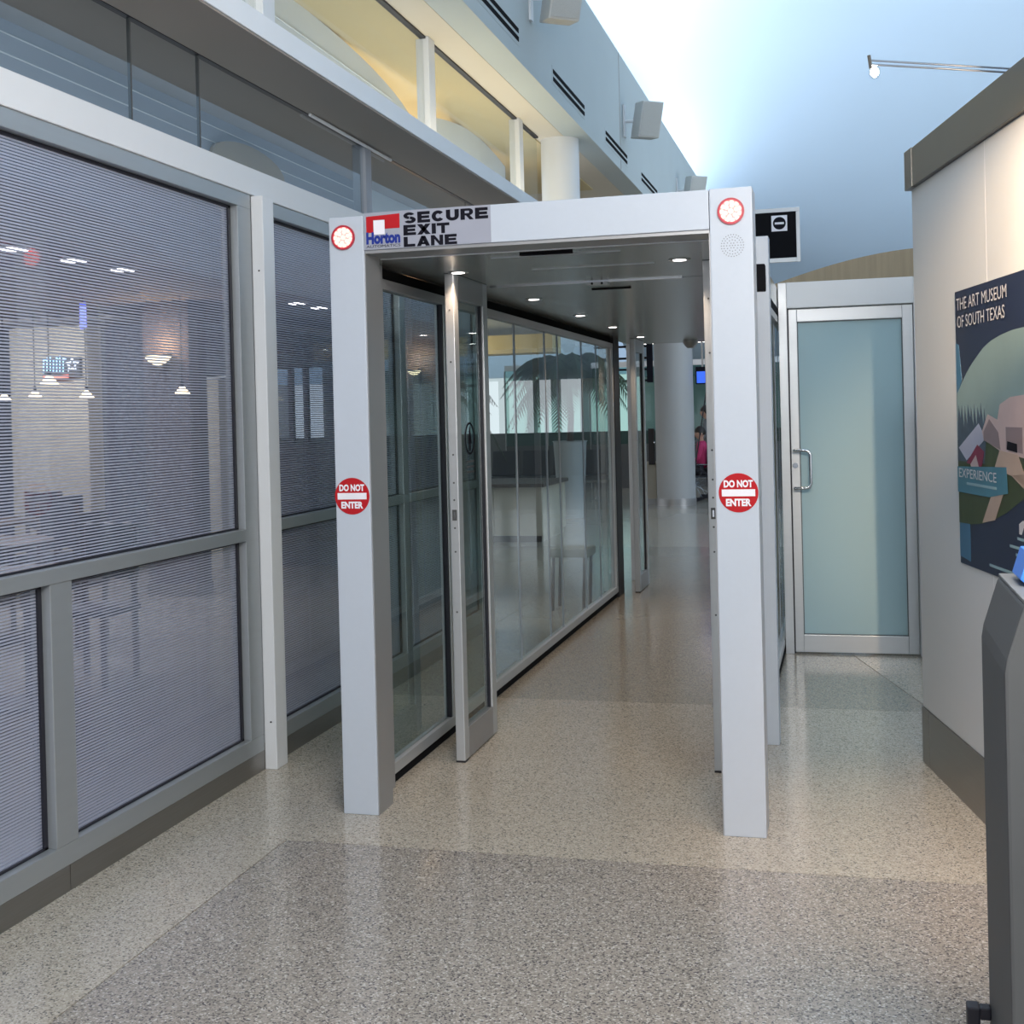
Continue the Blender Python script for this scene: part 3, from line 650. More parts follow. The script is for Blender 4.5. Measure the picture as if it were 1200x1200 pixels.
flat('picture_path', [(1.30, 1.35), (S1, 1.24), (S1, 1.30), (1.42, 1.36)], PPATH, 0.0071)
flat('title_band', [(0.665, 1.357), (1.25, 1.377), (1.262, 1.284), (1.05, 1.258), (0.665, 1.256)], PBAND, 0.0081)
PW = mat('poster_white_print', (0.62, 0.60, 0.62), 0.4)
text('lettering', 'THE ART MUSEUM', FW, 0.700, 1.976, 0.047, PW, ps, 0.595, 0.0, 0.009)
text('lettering', 'OF SOUTH TEXAS', FW, 0.706, 1.906, 0.047, PW, ps, 0.565, 0.0, 0.009)
text('lettering', 'EXPERIENCE', FW, 0.688, 1.316, 0.036, PW, ps, 0.455, 0.0, 0.009)
PW2 = mat('poster_small_print', (0.25, 0.38, 0.42), 0.5)
for z, a, b_ in ((1.290, 0.784, 1.14),): part('small_print', MB().fbox(FW, a, b_, z, z + 0.010, 0.008, 0.009), PW2, ps, kind='stuff')
for z, a, b_ in ((1.128, 1.34, 1.58), (1.095, 1.26, 1.58), (1.07, 1.32, 1.58), (1.0, 1.03, 1.42)):
    part('small_print', MB().fbox(FW, a, b_, z, z + 0.010, 0.004, 0.0045), PW2, ps, kind='stuff')
part('logo', MB().prism(FW, [(1.36, 1.15), (1.36, 1.185), (1.40, 1.20), (1.46, 1.20), (1.46, 1.19), (1.405, 1.175), (1.385, 1.15)], 0.004, 0.0045), PW, ps)

# wall-washing arm spotlights on the cap
def arm_spot(s_, label, aim_s, power, aim_z=1.75, ang=75):
    A = FW[0] + dU * s_ + Vector((0, 0, 2.745)); N = FW[3]
    E_ = A + N * 0.46 + Vector((0, 0, 0.075))
    t = thing('arm_spotlight', A, label, 'spotlight', 'arm spotlights on the display wall')
    part('mount', MB().tube([A - N * 0.04 + Vector((0, 0, -0.002)), A - N * 0.04 + Vector((0, 0, 0.03))], 0.02, 12), CHROME, t)
    o_ = dU * 0.011
    part('arm', MB().tube([A - N * 0.04 + Vector((0, 0, 0.025)), E_ + o_ * 0], 0.0042, 8), CHROME, t)
    part('arm', MB().tube([A - N * 0.04 + Vector((0, 0, 0.012)), E_ + Vector((0, 0, -0.014))], 0.0042, 8), CHROME, t)
    part('stem', MB().tube([E_ + Vector((-0.006, 0, 0.018)), E_ + Vector((0, 0, -0.03))], 0.006, 8), BRONZE, t)
    Lp = E_ + Vector((0.012, 0, -0.042))
    hd = part('lamp_head', MB().lathe(Lp, [(0.012, -0.022), (0.019, -0.012), (0.019, 0.012), (0.010, 0.022)], 20), mat_gl, t, smooth=True)
    part('bulb', MB().lathe(Lp, [(0.004, -0.018), (0.0135, -0.008), (0.0135, 0.008), (0.004, 0.018)], 16), LAMPW2, hd, smooth=True)
    spot_light('wall_wash', Lp + Vector((0, 0, -0.03)), FW[0] + dU * aim_s + Vector((0, 0, aim_z)), power, (1.0, 0.72, 0.45), ang, 0.9, 0.02)
mat_gl = glass('spot_glass', (0.95, 0.95, 0.95), 1.0); LAMPW2 = emit('halogen_bulb', (1.0, 0.95, 0.85), 25)
arm_spot(1.30, 'thin wire arm spotlight reaching out over the display wall, lit', 1.9, 8)
arm_spot(3.05, 'arm spotlight farther along the display wall, beyond the right edge of the picture', 1.55, 620, 2.25, 30)
spot_light('floor_accent', (0.55, 3.6, 3.3), (0.42, 4.62, 0.0), 150, (1.0, 0.62, 0.34), 42, 1.0, 0.05)

# podium
pd = thing('podium', (0.62, 2.5, 0), 'charcoal podium cut off by the right edge of the picture', 'podium')
part('body', MB().prism(XF(2.32), [(0.258, 0.0), (0.258, 1.135), (0.262, 1.16), (0.292, 1.255), (0.82, 1.255), (0.84, 1.0), (0.84, 0)], -0.38, 0.0), CHAR, pd, 0.006)
part('worktop', MB().prism(XF(2.31), [(0.293, 1.2552), (0.293, 1.262), (0.82, 1.262), (0.82, 1.2552)], -0.39, 0), mat('grey_worktop', (0.16, 0.16, 0.16), 0.5), pd, 0.002)
part('side_bracket', MB().box(0.236, 0.258, 2.66, 2.685, 0.375, 0.400).box(0.212, 0.237, 2.655, 2.69, 0.0, 0.401), GASKET, pd, 0.004, label='black angled side bracket')
bb = tag(MB().prism(XF(2.50), [(0.322, 1.264), (0.38, 1.263), (0.42, 1.33), (0.325, 1.325), (0.309, 1.275)], -0.12, 0).build('blue_folder', mat('bright_blue_plastic', (0.05, 0.22, 0.75), 0.4), bevel=0.002),
         'bright blue folder standing on the podium at the right edge', 'folder')

# ================================================================== RESTAURANT BEHIND THE FRITTED GLASS
rc = MB().box(-12, -3.16, WY0, 13.2, 2.76, 2.80).build('ceiling_restaurant', RCEIL); tag(rc, kind='structure')
rw = MB().box(-12, -6.45, 13.0, 13.15, 0, 2.76).box(-5.55, -5.2, 13.0, 13.15, 0, 2.76).box(-6.45, -5.55, 13.0, 13.15, 0, 1.35).box(-6.45, -5.55, 13.0, 13.15, 2.2, 2.76).build('wall_restaurant', DARKRM); tag(rw, kind='structure')
rl = MB().box(-12.1, -12, WY0, 13.2, 0, 2.8).build('wall_far_left', DARKRM); tag(rl, kind='structure')
wn = setting('window_5')
part('pane', MB().box(-6.45, -5.55, 13.06, 13.08, 1.35, 2.2), G_CLEAR, wn)
for x in (-5.98, -5.80): part('mullion', MB().box(x, x + 0.05, 13.03, 13.1, 1.35, 2.2), DARKRM, wn)
names = ['first and nearest', 'second in the row', 'third in the row', 'fourth, just right of the white post', 'fifth and farthest']
for (y, nm) in zip((7.03, 7.68, 8.29, 11.36, 11.9), names):
    t = thing('ceiling_downlight', (-5.09, y, 2.74), 'round ceiling light behind the fritted glass, ' + nm, 'ceiling light', 'restaurant downlights')
    part('trim_ring', MB().lathe((-5.09, y, 2.748), [(0.10, 0), (0.10, 0.012)], 24), WHITE, t, smooth=True)
    part('lamp', MB().lathe((-5.09, y, 2.742), [(0.085, 0), (0.085, 0.008)], 24), LAMPC, t)
def pendant(x, y, z, r_, label):
    t = thing('pendant_lamp', (x, y, 2.76), label, 'lamp', 'cone pendant lamps in the restaurant')
    part('shade', MB().lathe((x, y, z), [(r_, 0), (r_ * 0.92, r_ * 0.12), (r_ * 0.35, r_ * 0.85), (r_ * 0.18, r_)], 20), SHADE, t, smooth=True)
    part('cord', MB().tube([(x, y, z + r_), (x, y, 2.76)], 0.006, 6), BLACKV, t)
    part('socket', MB().lathe((x, y, z + r_), [(r_ * 0.2, 0), (r_ * 0.2, 0.04)], 12), BLACKV, t)
pendant(-7.61, 11, 2.035, 0.092, 'largest lit cone pendant, directly below the neon sign')
pendant(-7.79, 11.02, 1.915, 0.066, 'small lit cone pendant left of and below the largest one')
pendant(-7.13, 10.9, 1.885, 0.074, 'small lit cone pendant at the right edge of the pale pillar')
pendant(-8.13, 11.0, 1.885, 0.072, 'small lit cone pendant at the left edge of the picture')
pendant(-5.76, 10.3, 1.875, 0.074, 'small lit cone pendant right of the wall sconce')
def sconce(x, y, z, r_, label, pillar_label, x0, x1):
    p_ = thing('pillar', ((x0 + x1) / 2, y + 0.3, 0), pillar_label, 'pillar')
    part('shaft', MB().box(x0, x1, y + 0.12, y + 0.45, 0, 2.76), mat('umber_paint', (0.05, 0.045, 0.055), 0.7, 0, 0.15, 2), p_, 0.004)
    part('skirting', MB().box(x0 - 0.01, x1 + 0.01, y + 0.11, y + 0.46, 0, 0.12), STEEL, p_)
    t = thing('wall_sconce', (x, y + 0.12, z), label, 'sconce', 'uplight sconces')
    vs = MB(); prof = [(0.02, -0.8), (0.35, -0.72), (0.7, -0.45), (0.9, -0.15), (1.0, 0)]
    vs.lathe((x, y, z), [(a * r_, b_ * r_ * 0.85) for a, b_ in prof], 24)
    part('bowl', vs, SHADE, t, smooth=True)
    part('rim', MB().ring(FR((x, y, z), (1, 0, 0), (0, 1, 0)), 0, 0, r_ * 1.05, r_ * 0.95, 0, 0.012, 28), BRONZE, t)
    part('wall_plate', MB().box(x - 0.03, x + 0.03, y + 0.02, y + 0.12, z - 0.12, z + 0.02), BRONZE, t)
    L_ = bpy.data.lights.new('sconce_glow', 'POINT'); L_.energy = 16; L_.color = (1.0, 0.55, 0.25); L_.shadow_soft_size = 0.06
    o = bpy.data.objects.new('sconce_glow', L_); COL.objects.link(o); o.location = (x, y - 0.02, z + 0.12)
sconce(-6.11, 10.5, 2.24, 0.125, 'lit half-bowl wall sconce glowing orange on the dark pillar', 'dark square pillar carrying the orange sconce', -6.34, -5.86)
sconce(-3.62, 10.5, 2.02, 0.06, 'small lit sconce seen through the left lane glass', 'slim dark pillar behind the left lane glass', -3.80, -3.36)
t = thing('pale_pillar', (-8.8, 12.9, 0), 'pale lit square pillar behind the neon sign', 'pillar')
part('shaft', MB().box(-9.30, -8.29, 12.7, 12.99, 0, 2.76), BEIGE, t, 0.004)
part('skirting', MB().box(-9.31, -8.28, 12.69, 12.99, 0, 0.15), STEEL, t)
t = thing('pale_pillar', (-7.08, 12.9, 0), 'narrower pale pillar right of the sconce', 'pillar')
part('shaft', MB().box(-7.15, -6.66, 12.7, 12.99, 0, 2.10), BEIGE, t, 0.004)
part('menu_box', MB().box(-7.13, -6.55, 12.68, 12.99, 2.14, 2.42), DARKRM, t, 0.004)
part('menu_edge', MB().box(-7.13, -6.55, 12.67, 12.68, 2.10, 2.125), WHITE, t)
NB = emit('neon_blue', (0.35, 0.65, 1.0), 2.4); NR = emit('neon_red', (1.0, 0.22, 0.16), 1.4); NBB = emit('deep_blue_neon', (0.16, 0.2, 0.95), 1.3)
t = thing('neon_sign', (-8.85, 12.62, 2.3), 'blue neon sign with a white star and red underline on the pale pillar', 'sign')
FNn = XF(12.66)
mb = MB()
for i in range(7):
    u = -8.80 + i * 0.042
    mb.tube([(u, 12.62, 2.23 + 0.01 * (i % 2)), (u + 0.006, 12.62, 2.38 + 0.02 * (i % 3))], 0.008, 6)
    if i % 2 == 0: mb.tube([(u, 12.62, 2.385), (u + 0.04, 12.62, 2.375)], 0.008, 6)
part('letter_tubes', mb, NB, t, kind='stuff')
st = []
for i in range(11):
    a = PI / 2 + i * PI / 5; r_ = 0.085 if i % 2 == 0 else 0.036
    st.append((-8.43 + r_ * math.cos(a), 12.62, 2.31 + r_ * math.sin(a)))
part('star_tube', MB().tube(st, 0.008, 6), emit('neon_white', (0.8, 0.9, 1.0), 2.5), t)
part('underline', MB().box(-8.80, -8.48, 12.61, 12.63, 2.165, 2.20), NR, t, 0.004)
part('backing', MB().box(-8.81, -8.35, 12.64, 12.695, 2.18, 2.40), CHAR, t)
t = thing('vertical_neon', (-6.55, 10.0, 2.6), 'deep blue vertical neon strip hanging from the restaurant ceiling', 'sign')
part('strip', MB().box(-6.585, -6.525, 9.99, 10.01, 2.48, 2.72), NBB, t, 0.006)
part('hanger', MB().box(-6.56, -6.55, 10.0, 10.005, 2.72, 2.76), BLACKV, t)
t = thing('small_screen', (-7.33, 12.5, 2.3), 'tiny blue-white lit menu display between sconce and menu box', 'screen')
part('screen', MB().box(-7.21, -7.13, 12.55, 12.56, 2.17, 2.38), NB, t)
part('housing', MB().box(-7.22, -7.12, 12.56, 12.69, 2.16, 2.39), CHAR, t)
# tables and chairs
def rtable(x, y, lab):
    t = thing('round_table', (x, y, 0), lab, 'table', 'restaurant tables')
    part('top', MB().lathe((x, y, 0.73), [(0.42, 0), (0.44, 0.01), (0.44, 0.03), (0.42, 0.04)], 28), WOODD, t, smooth=True)
    part('stem', MB().lathe((x, y, 0.02), [(0.035, 0), (0.035, 0.71)], 12), GASKET, t, smooth=True)
    part('foot', MB().lathe((x, y, 0.0), [(0.25, 0), (0.24, 0.02), (0.05, 0.035)], 20), GASKET, t, smooth=True)
def rchair(x, y, rz, lab):
    t = thing('dining_chair', (x, y, 0), lab, 'chair', 'restaurant chairs')
    c, s_ = math.cos(rz), math.sin(rz)
    F = (Vector((x, y, 0)), Vector((c, s_, 0)), Vector((-s_, c, 0)), Vector((0, 0, 1)))
    part('seat', MB().fbox(F, -0.21, 0.21, -0.21, 0.21, 0.43, 0.47), SEATM, t, 0.008)
    part('backrest', MB().fbox(F, -0.20, 0.20, 0.18, 0.215, 0.62, 0.98), SEATM, t, 0.01)
    for u in (-0.18, 0.18):
        for v in (-0.18, 0.18):
            part('leg', MB().fbox(F, u - 0.015, u + 0.015, v - 0.015, v + 0.015, 0, 0.43 if v < 0 else 0.98), WOODD, t)
rtable(-6.2, 8.2, 'dark round table nearest the fritted glass'); rtable(-7.6, 10.0, 'dark round table under the pendants'); rtable(-4.6, 6.4, 'dark round table behind the lower pane')
for a in ((-6.2, 8.85, 0.0, 'dark chair behind the middle table'), (-5.55, 8.2, -1.57, 'dark chair right of the middle table'), (-7.6, 10.65, 0, 'dark chair under the neon sign'),
          (-6.95, 10.0, -1.57, 'dark chair below the sconce'), (-4.6, 7.05, 0, 'dark chair nearest the lane behind the frit'), (-5.25, 6.4, 1.57, 'dark chair in the low pane')):
    rchair(*a)

# ================================================================== HALL BEYOND
t = thing('round_column', (-2.84, 22.0, 0), 'grey round column at the end of the exit lane', 'column')
part('shaft', MB().lathe((-2.84, 22.0, 0.12), [(0.335, 0), (0.335, 4.01)], 40), COLM, t, smooth=True)
part('base_band', MB().lathe((-2.84, 22.0, 0), [(0.345, 0), (0.345, 0.12)], 40), ALU_D, t, smooth=True)
t = thing('low_pier', (-3.27, 22.15, 0), 'beige pier beside the round column with a black phone on it', 'pier')
part('panel', MB().box(-3.40, -3.20, 22.1, 22.25, 0, 0.75), BEIGE, t)
part('foot', MB().box(-3.405, -3.196, 22.09, 22.25, 0, 0.1), ALU_D, t)
ph = part('phone_panel', MB().box(-3.31, -3.21, 22.0, 22.1, 0.70, 1.33), GASKET, t, 0.005)
part('hook', MB().box(-3.21, -3.19, 21.96, 22.0, 1.08, 1.10), CHROME, ph)
t = thing('louvred_frame', (-3.17, 21.0, 4.13), 'black hanging frame with horizontal bars left of the round column', 'frame')
part('upright', MB().box(-3.20, -3.10, 21.3, 21.35, 2.12, 3.0), BLACKV, t)
for z in (2.14, 2.33, 2.52, 2.72, 2.92): part('bar', MB().box(-4.1, -3.20, 21.3, 21.35, z, z + 0.035), BLACKV, t)
for x in (-4.08, -3.15): part('hanger', MB().box(x, x + 0.02, 21.32, 21.34, 2.95, 4.13), BLACKV, t)
t = thing('hanging_monitor', (-2.3, 22.0, 4.13), 'blue flight information screen hanging right of the column', 'screen')
part('housing', MB().box(-2.46, -1.95, 22.0, 22.1, 2.08, 2.38), BLACKV, t, 0.005)
part('screen', MB().box(-2.44, -1.97, 21.995, 22.0, 2.10, 2.30), emit('blue_screen', (0.03, 0.10, 0.55), 1.0), t)
part('hanger', MB().box(-2.36, -2.33, 22.04, 22.07, 2.38, 4.13), ALU_D, t)
# warm-lit bulkhead with its lamps
bk = thing('lit_bulkhead', (-6.0, 16.0, 4.13), 'cream bulkhead lit yellow behind the lane glass', 'bulkhead')
part('box', MB().box(-9.0, -3.6, 15.9, 16.4, 2.42, 2.66), YELLOW, bk)
part('upstand', MB().box(-9.0, -3.6, 16.1, 16.4, 2.66, 4.125), GREYBLUE, bk)
area_light('bulkhead_lamp', (-5.2, 15.0, 2.1), (-5.0, 16.2, 2.6), 0.3, 16, (1.0, 0.75, 0.4), 0.3)
# counter
t = thing('service_counter', (-5.0, 16.4, 0), 'beige fronted counter with a dark top behind the lane glass', 'counter')
for a, b_ in ((-7.4, -6.61), (-6.6, -5.81), (-5.8, -5.01), (-5.0, -4.36), (-4.35, -3.72)):
    part('front_panel', MB().box(a, b_, 15.6, 15.64, 0.08, 0.70), BEIGE, t, 0.003)
part('carcass', MB().box(-7.4, -3.75, 15.64, 17.0, 0.0, 0.70), BEIGE, t)
part('side_panel', MB().box(-3.75, -3.72, 15.64, 17.0, 0.08, 0.70), BEIGE, t)
part('plinth', MB().box(-7.38, -3.74, 15.62, 15.66, 0, 0.08), SLOT, t)
part('worktop', MB().box(-7.45, -3.68, 15.55, 17.05, 0.70, 0.745), WOODD, t, 0.004)
# palm in a planter
def palm(x, y, h, R_, lab, zs):
    t = thing('potted_palm', (x, y, 0), lab, 'palm', 'potted palms')
    part('planter', MB().lathe((x, y, 0), [(0.20, 0), (0.26, 1.18), (0.28, 1.2), (0.24, 1.2), (0.22, 1.12)], 28), POT, t, smooth=True)
    part('trunk', MB().tube([(x, y, 1.1), (x + 0.03, y, 1.6), (x, y, zs)], [0.06, 0.045, 0.04], 8), WOODD, t)
    rnd = random.Random(int(x * -10))
    for k in range(24):
        a = 2 * PI * k / 24 + rnd.uniform(-.2, .2); up = rnd.uniform(0.2, 0.75); L_ = R_ * rnd.uniform(0.8, 1.1)
        mb = MB(); pts = []
        for i in range(9):
            q = i / 8; pts.append(Vector((x, y, zs)) + Vector((math.cos(a) * L_ * q, math.sin(a) * L_ * q, L_ * (up * q * 1.5 - 1.25 * q * q))))
        mb.tube(pts, [0.012 * (1 - 0.8 * i / 8) for i in range(9)], 4)
        side = Vector((-math.sin(a), math.cos(a), 0))
        for i in range(1, 34):
            q = i / 34 * 8; j = min(int(q), 7); p = pts[j].lerp(pts[j + 1], q - j); d_ = (pts[j + 1] - pts[j]).normalized()
            ln = 0.36 * math.sin(PI * min(1, 0.15 + i / 40)) * R_
            for sg_ in (-1, 1):
                e_ = p + side * sg_ * ln * 0.75 + d_ * ln * 0.5 - Vector((0, 0, ln * 0.4))
                mb.add([p - d_ * 0.024, p + d_ * 0.024, e_], [(0, 1, 2)])
        part('frond', mb, LEAF, t)
palm(-4.15, 19.4, 2.6, 1.18, 'potted palm in a tall pale planter behind the lane glass', 2.3)
palm(-6.4, 19.0, 2.6, 1.2, 'second potted palm farther left behind the counter', 2.1)
# waiting seats
def seats(x, y, n, lab):
    t = thing('beam_seating', (x, y, 0), lab, 'seats', 'rows of black waiting seats')
    part('beam', MB().box(x, x + 0.6 * n, y + 0.2, y + 0.26, 0.33, 0.38), CHROME, t)
    for i in range(n):
        s_ = part('seat', MB().box(x + 0.6 * i + 0.04, x + 0.6 * i + 0.56, y, y + 0.48, 0.40, 0.47), SEATM, t, 0.01)
        F = FR((x + 0.6 * i + 0.3, y + 0.47, 0.45), (1, 0, 0), (0, 0.2, 0.98))
        part('backrest', MB().fbox(F, -0.26, 0.26, 0.02, 0.50, -0.03, 0.03), SEATM, t, 0.012)
    for i in (0.3, 0.6 * n - 0.3): part('leg', MB().box(x + i - 0.03, x + i + 0.03, y - 0.02, y + 0.5, 0, 0.03).box(x + i - 0.02, x + i + 0.02, y + 0.2, y + 0.26, 0.03, 0.34), CHROME, t)
seats(-8.6, 18.0, 4, 'black seat row behind the counter, left'); seats(-7.2, 23.0, 5, 'black seat row in front of the far windows'); seats(-11.5, 24.5, 5, 'black seat row far left by the windows')
# stool
t = thing('low_stool', (-2.18, 10.25, 0), 'small dark stool standing just outside the left lane glass', 'stool')
part('seat', MB().box(-2.36, -2.03, 10.08, 10.42, 0.44, 0.51), mat('grey_green_vinyl', (0.16, 0.17, 0.13), 0.6), t, 0.012)
for x in (-2.34, -2.08):
    for y in (10.1, 10.37): part('leg', MB().tube([(x + 0.015, y + 0.015, 0.45), (x, y, 0)], 0.014, 8), WOODD, t)
wr = tag(MB().box(8.3, 8.5, 5.0, 33, 0, 6.5).build('wall_right', mat('right_wall_paint', (0.42, 0.44, 0.45), 0.8)), kind='structure')
# far wall with tall windows
fwn = setting('wall_far')
part('dado', MB().box(-20, 14, 32.9, 33.2, 0, 1.15), CHAR, fwn)
mbw = MB(); mbw.box(-20, 14, 33, 33.2, 2.65, 9.5)
part('wall_body', mbw, VAULT, fwn)
for x in [-19.8 + 1.45 * k for k in range(23)]:
    part('pier', MB().box(x, x + (0.85 if int(x * 3) % 2 else 0.22), 32.95, 33.2, 1.15, 2.65), COLM, fwn)
t = thing('teal_glass_screen', (-4.6, 27.0, 0), 'blue-green glass wall beyond the round column', 'glass screen')
for k in range(9):
    x = -7.2 + 0.95 * k
    part('pane', MB().box(x, x + 0.93, 27.0, 27.02, 0.95, 2.6), G_TEAL, t)
    part('mullion', MB().box(x - 0.02, x, 26.97, 27.05, 0.0, 2.6), ALU_D, t)
part('rail', MB().box(-7.2, 1.35, 26.97, 27.05, 2.6, 2.72), WHITE, t)
part('dado', MB().box(-7.2, 1.35, 26.98, 27.04, 0, 0.95), CHAR, t)
br = thing('ceiling_strip_light', (-3.0, 25.5, 3.4), 'thin pale strip light seen right of the column', 'ceiling light')
part('tube', MB().box(-4.2, -2.0, 25.5, 25.56, 3.0, 3.04), LAMPC, br)
part('housing', MB().box(-4.2, -2.0, 25.48, 25.58, 3.04, 3.10), WHITE, br)
for x in (-4.0, -2.3): part('hanger', MB().tube([(x, 25.53, 3.1), (x, 25.53, 4.13)], 0.006, 6), WHITE, br)

# ------------------------------------------------------------------ people by the wheelchair
SKIN = mat('skin', (0.48, 0.28, 0.20), 0.55, 0, 0.05, 20); HAIR = mat('dark_hair', (0.02, 0.014, 0.01), 0.5, 0, 0.3, 60)
SH_G = mat('grey_shirt', (0.16, 0.17, 0.18), 0.8, 0, 0.1, 20); SH_M = mat('magenta_shirt', (0.46, 0.03, 0.12), 0.8, 0, 0.08, 20)
TRO = mat('dark_trousers', (0.03, 0.03, 0.04), 0.8)
def skin_body(name, joints, edges, m_, parent, root=0, lvl=2):
    L = parent.location
    me = bpy.data.meshes.new(name); me.from_pydata([Vector(j[0]) - L for j in joints], edges, [])
    o = bpy.data.objects.new(name, me); COL.objects.link(o); o.parent = parent
    sk = o.modifiers.new('s', 'SKIN'); sk.use_smooth_shade = True
    for i, j in enumerate(joints):
        r_ = j[1]; r_ = r_ if isinstance(r_, tuple) else (r_, r_)
        me.skin_vertices[0].data[i].radius = r_
        me.skin_vertices[0].data[i].use_root = (i == root)
    sb = o.modifiers.new('u', 'SUBSURF'); sb.levels = lvl; sb.render_levels = lvl
    dg = bpy.context.evaluated_depsgraph_get(); m2 = bpy.data.meshes.new_from_object(o.evaluated_get(dg))
    o.modifiers.clear(); o.data = m2; m2.materials.clear(); m2.materials.append(m_)
    for p in m2.polygons: p.use_smooth = True
    return o
def head(P, face, parent, hair_len=0.02):
    """P = centre of the head, face = unit direction"""
    P = Vector(P); f = Vector(face).normalized(); s_ = f.cross(Vector((0, 0, 1))).normalized(); up = Vector((0, 0, 1))
    mb = MB(); seg = 20; k = 14
    for j in range(k + 1):
        ph = -PI / 2 + PI * j / k
        for i in range(seg):
            th = 2 * PI * i / seg; ca, sa = math.cos(th), math.sin(th)
            r_ = math.cos(ph); z = math.sin(ph) * 0.118
            jaw = 1 - 0.28 * max(0, -math.sin(ph)) ** 1.2
            fw_ = 0.095 + 0.006 * math.exp(-((z + 0.02) / 0.02) ** 2) * (ca > 0.97)
            nose = 0.020 * math.exp(-((z + 0.018) / 0.018) ** 2) if i == 0 else 0
            mb.v.append(P + f * (ca * r_ * fw_ * (jaw if ca < 0 else 1) + nose) + s_ * (sa * r_ * 0.076 * jaw) + up * z)
    mb.f = [(j * seg + i, j * seg + (i + 1) % seg, (j + 1) * seg + (i + 1) % seg, (j + 1) * seg + i) for j in range(k) for i in range(seg)]
    h_ = part('head', mb, SKIN, parent, smooth=True)
    e_ = MB()
    for q in (-1, 1): e_.lathe(P + f * 0.086 + s_ * 0.03 * q + up * 0.002, [(0.003, -0.007), (0.009, 0), (0.003, 0.007)], 8)
    part('eyes', e_, HAIR, h_)
    part('mouth', MB().tube([P + f * 0.086 + s_ * -0.022 - up * 0.058, P + f * 0.092 - up * 0.058, P + f * 0.086 + s_ * 0.022 - up * 0.058], 0.004, 6), LEDRIM, h_)
    er = MB()
    for q in (-1, 1): er.lathe(P + s_ * 0.078 * q - up * 0.02, [(0.004, -0.03), (0.014, -0.01), (0.016, 0.015), (0.005, 0.03)], 8)
    part('ears', er, SKIN, h_)
    mb = MB()
    for j in range(9):
        ph = -0.25 + (PI / 2 + 0.25) * j / 8
        for i in range(seg):
            th = 2 * PI * i / seg; ca = math.cos(th); lift = 0.045 if (ca > 0.55 and j < 4) else 0
            mb.v.append(P + f * (ca * math.cos(ph) * 0.108 - 0.008) + s_ * (math.sin(th) * math.cos(ph) * 0.088) + up * (math.sin(ph) * 0.132 + lift * (1 - j / 4)))
    mb.f = [(j * seg + i, j * seg + (i + 1) % seg, (j + 1) * seg + (i + 1) % seg, (j + 1) * seg + i) for j in range(8) for i in range(seg)]
    part('hair', mb, HAIR, parent, smooth=True)
def hand(W, d, parent):
    """five separate fingers curling from the wrist W along d"""
    W = Vector(W); d = Vector(d).normalized(); s_ = d.cross(Vector((0, 0, 1))).normalized(); dn = Vector((0, 0, -1))
    J = [(W, 0.024), (W + d * 0.045, (0.036, 0.016)), (W + d * 0.085, (0.040, 0.014))]; E_ = [(0, 1), (1, 2)]
    for k, (off, ln) in enumerate(((-0.030, 0.06), (-0.010, 0.074), (0.011, 0.07), (0.031, 0.055))):
        a = len(J)
        J += [(W + d * 0.092 + s_ * off, 0.009), (W + d * (0.092 + ln * 0.5) + s_ * off + dn * 0.008, 0.0085), (W + d * (0.092 + ln * 0.8) + s_ * off + dn * 0.030, 0.008)]
        E_ += [(2, a), (a, a + 1), (a + 1, a + 2)]
    a = len(J); J += [(W + d * 0.05 + s_ * -0.045 + dn * 0.01, 0.011), (W + d * 0.085 + s_ * -0.06 + dn * 0.022, 0.010)]; E_ += [(1, a), (a, a + 1)]
    skin_body('hand', J, E_, SKIN, parent, 0, 1)
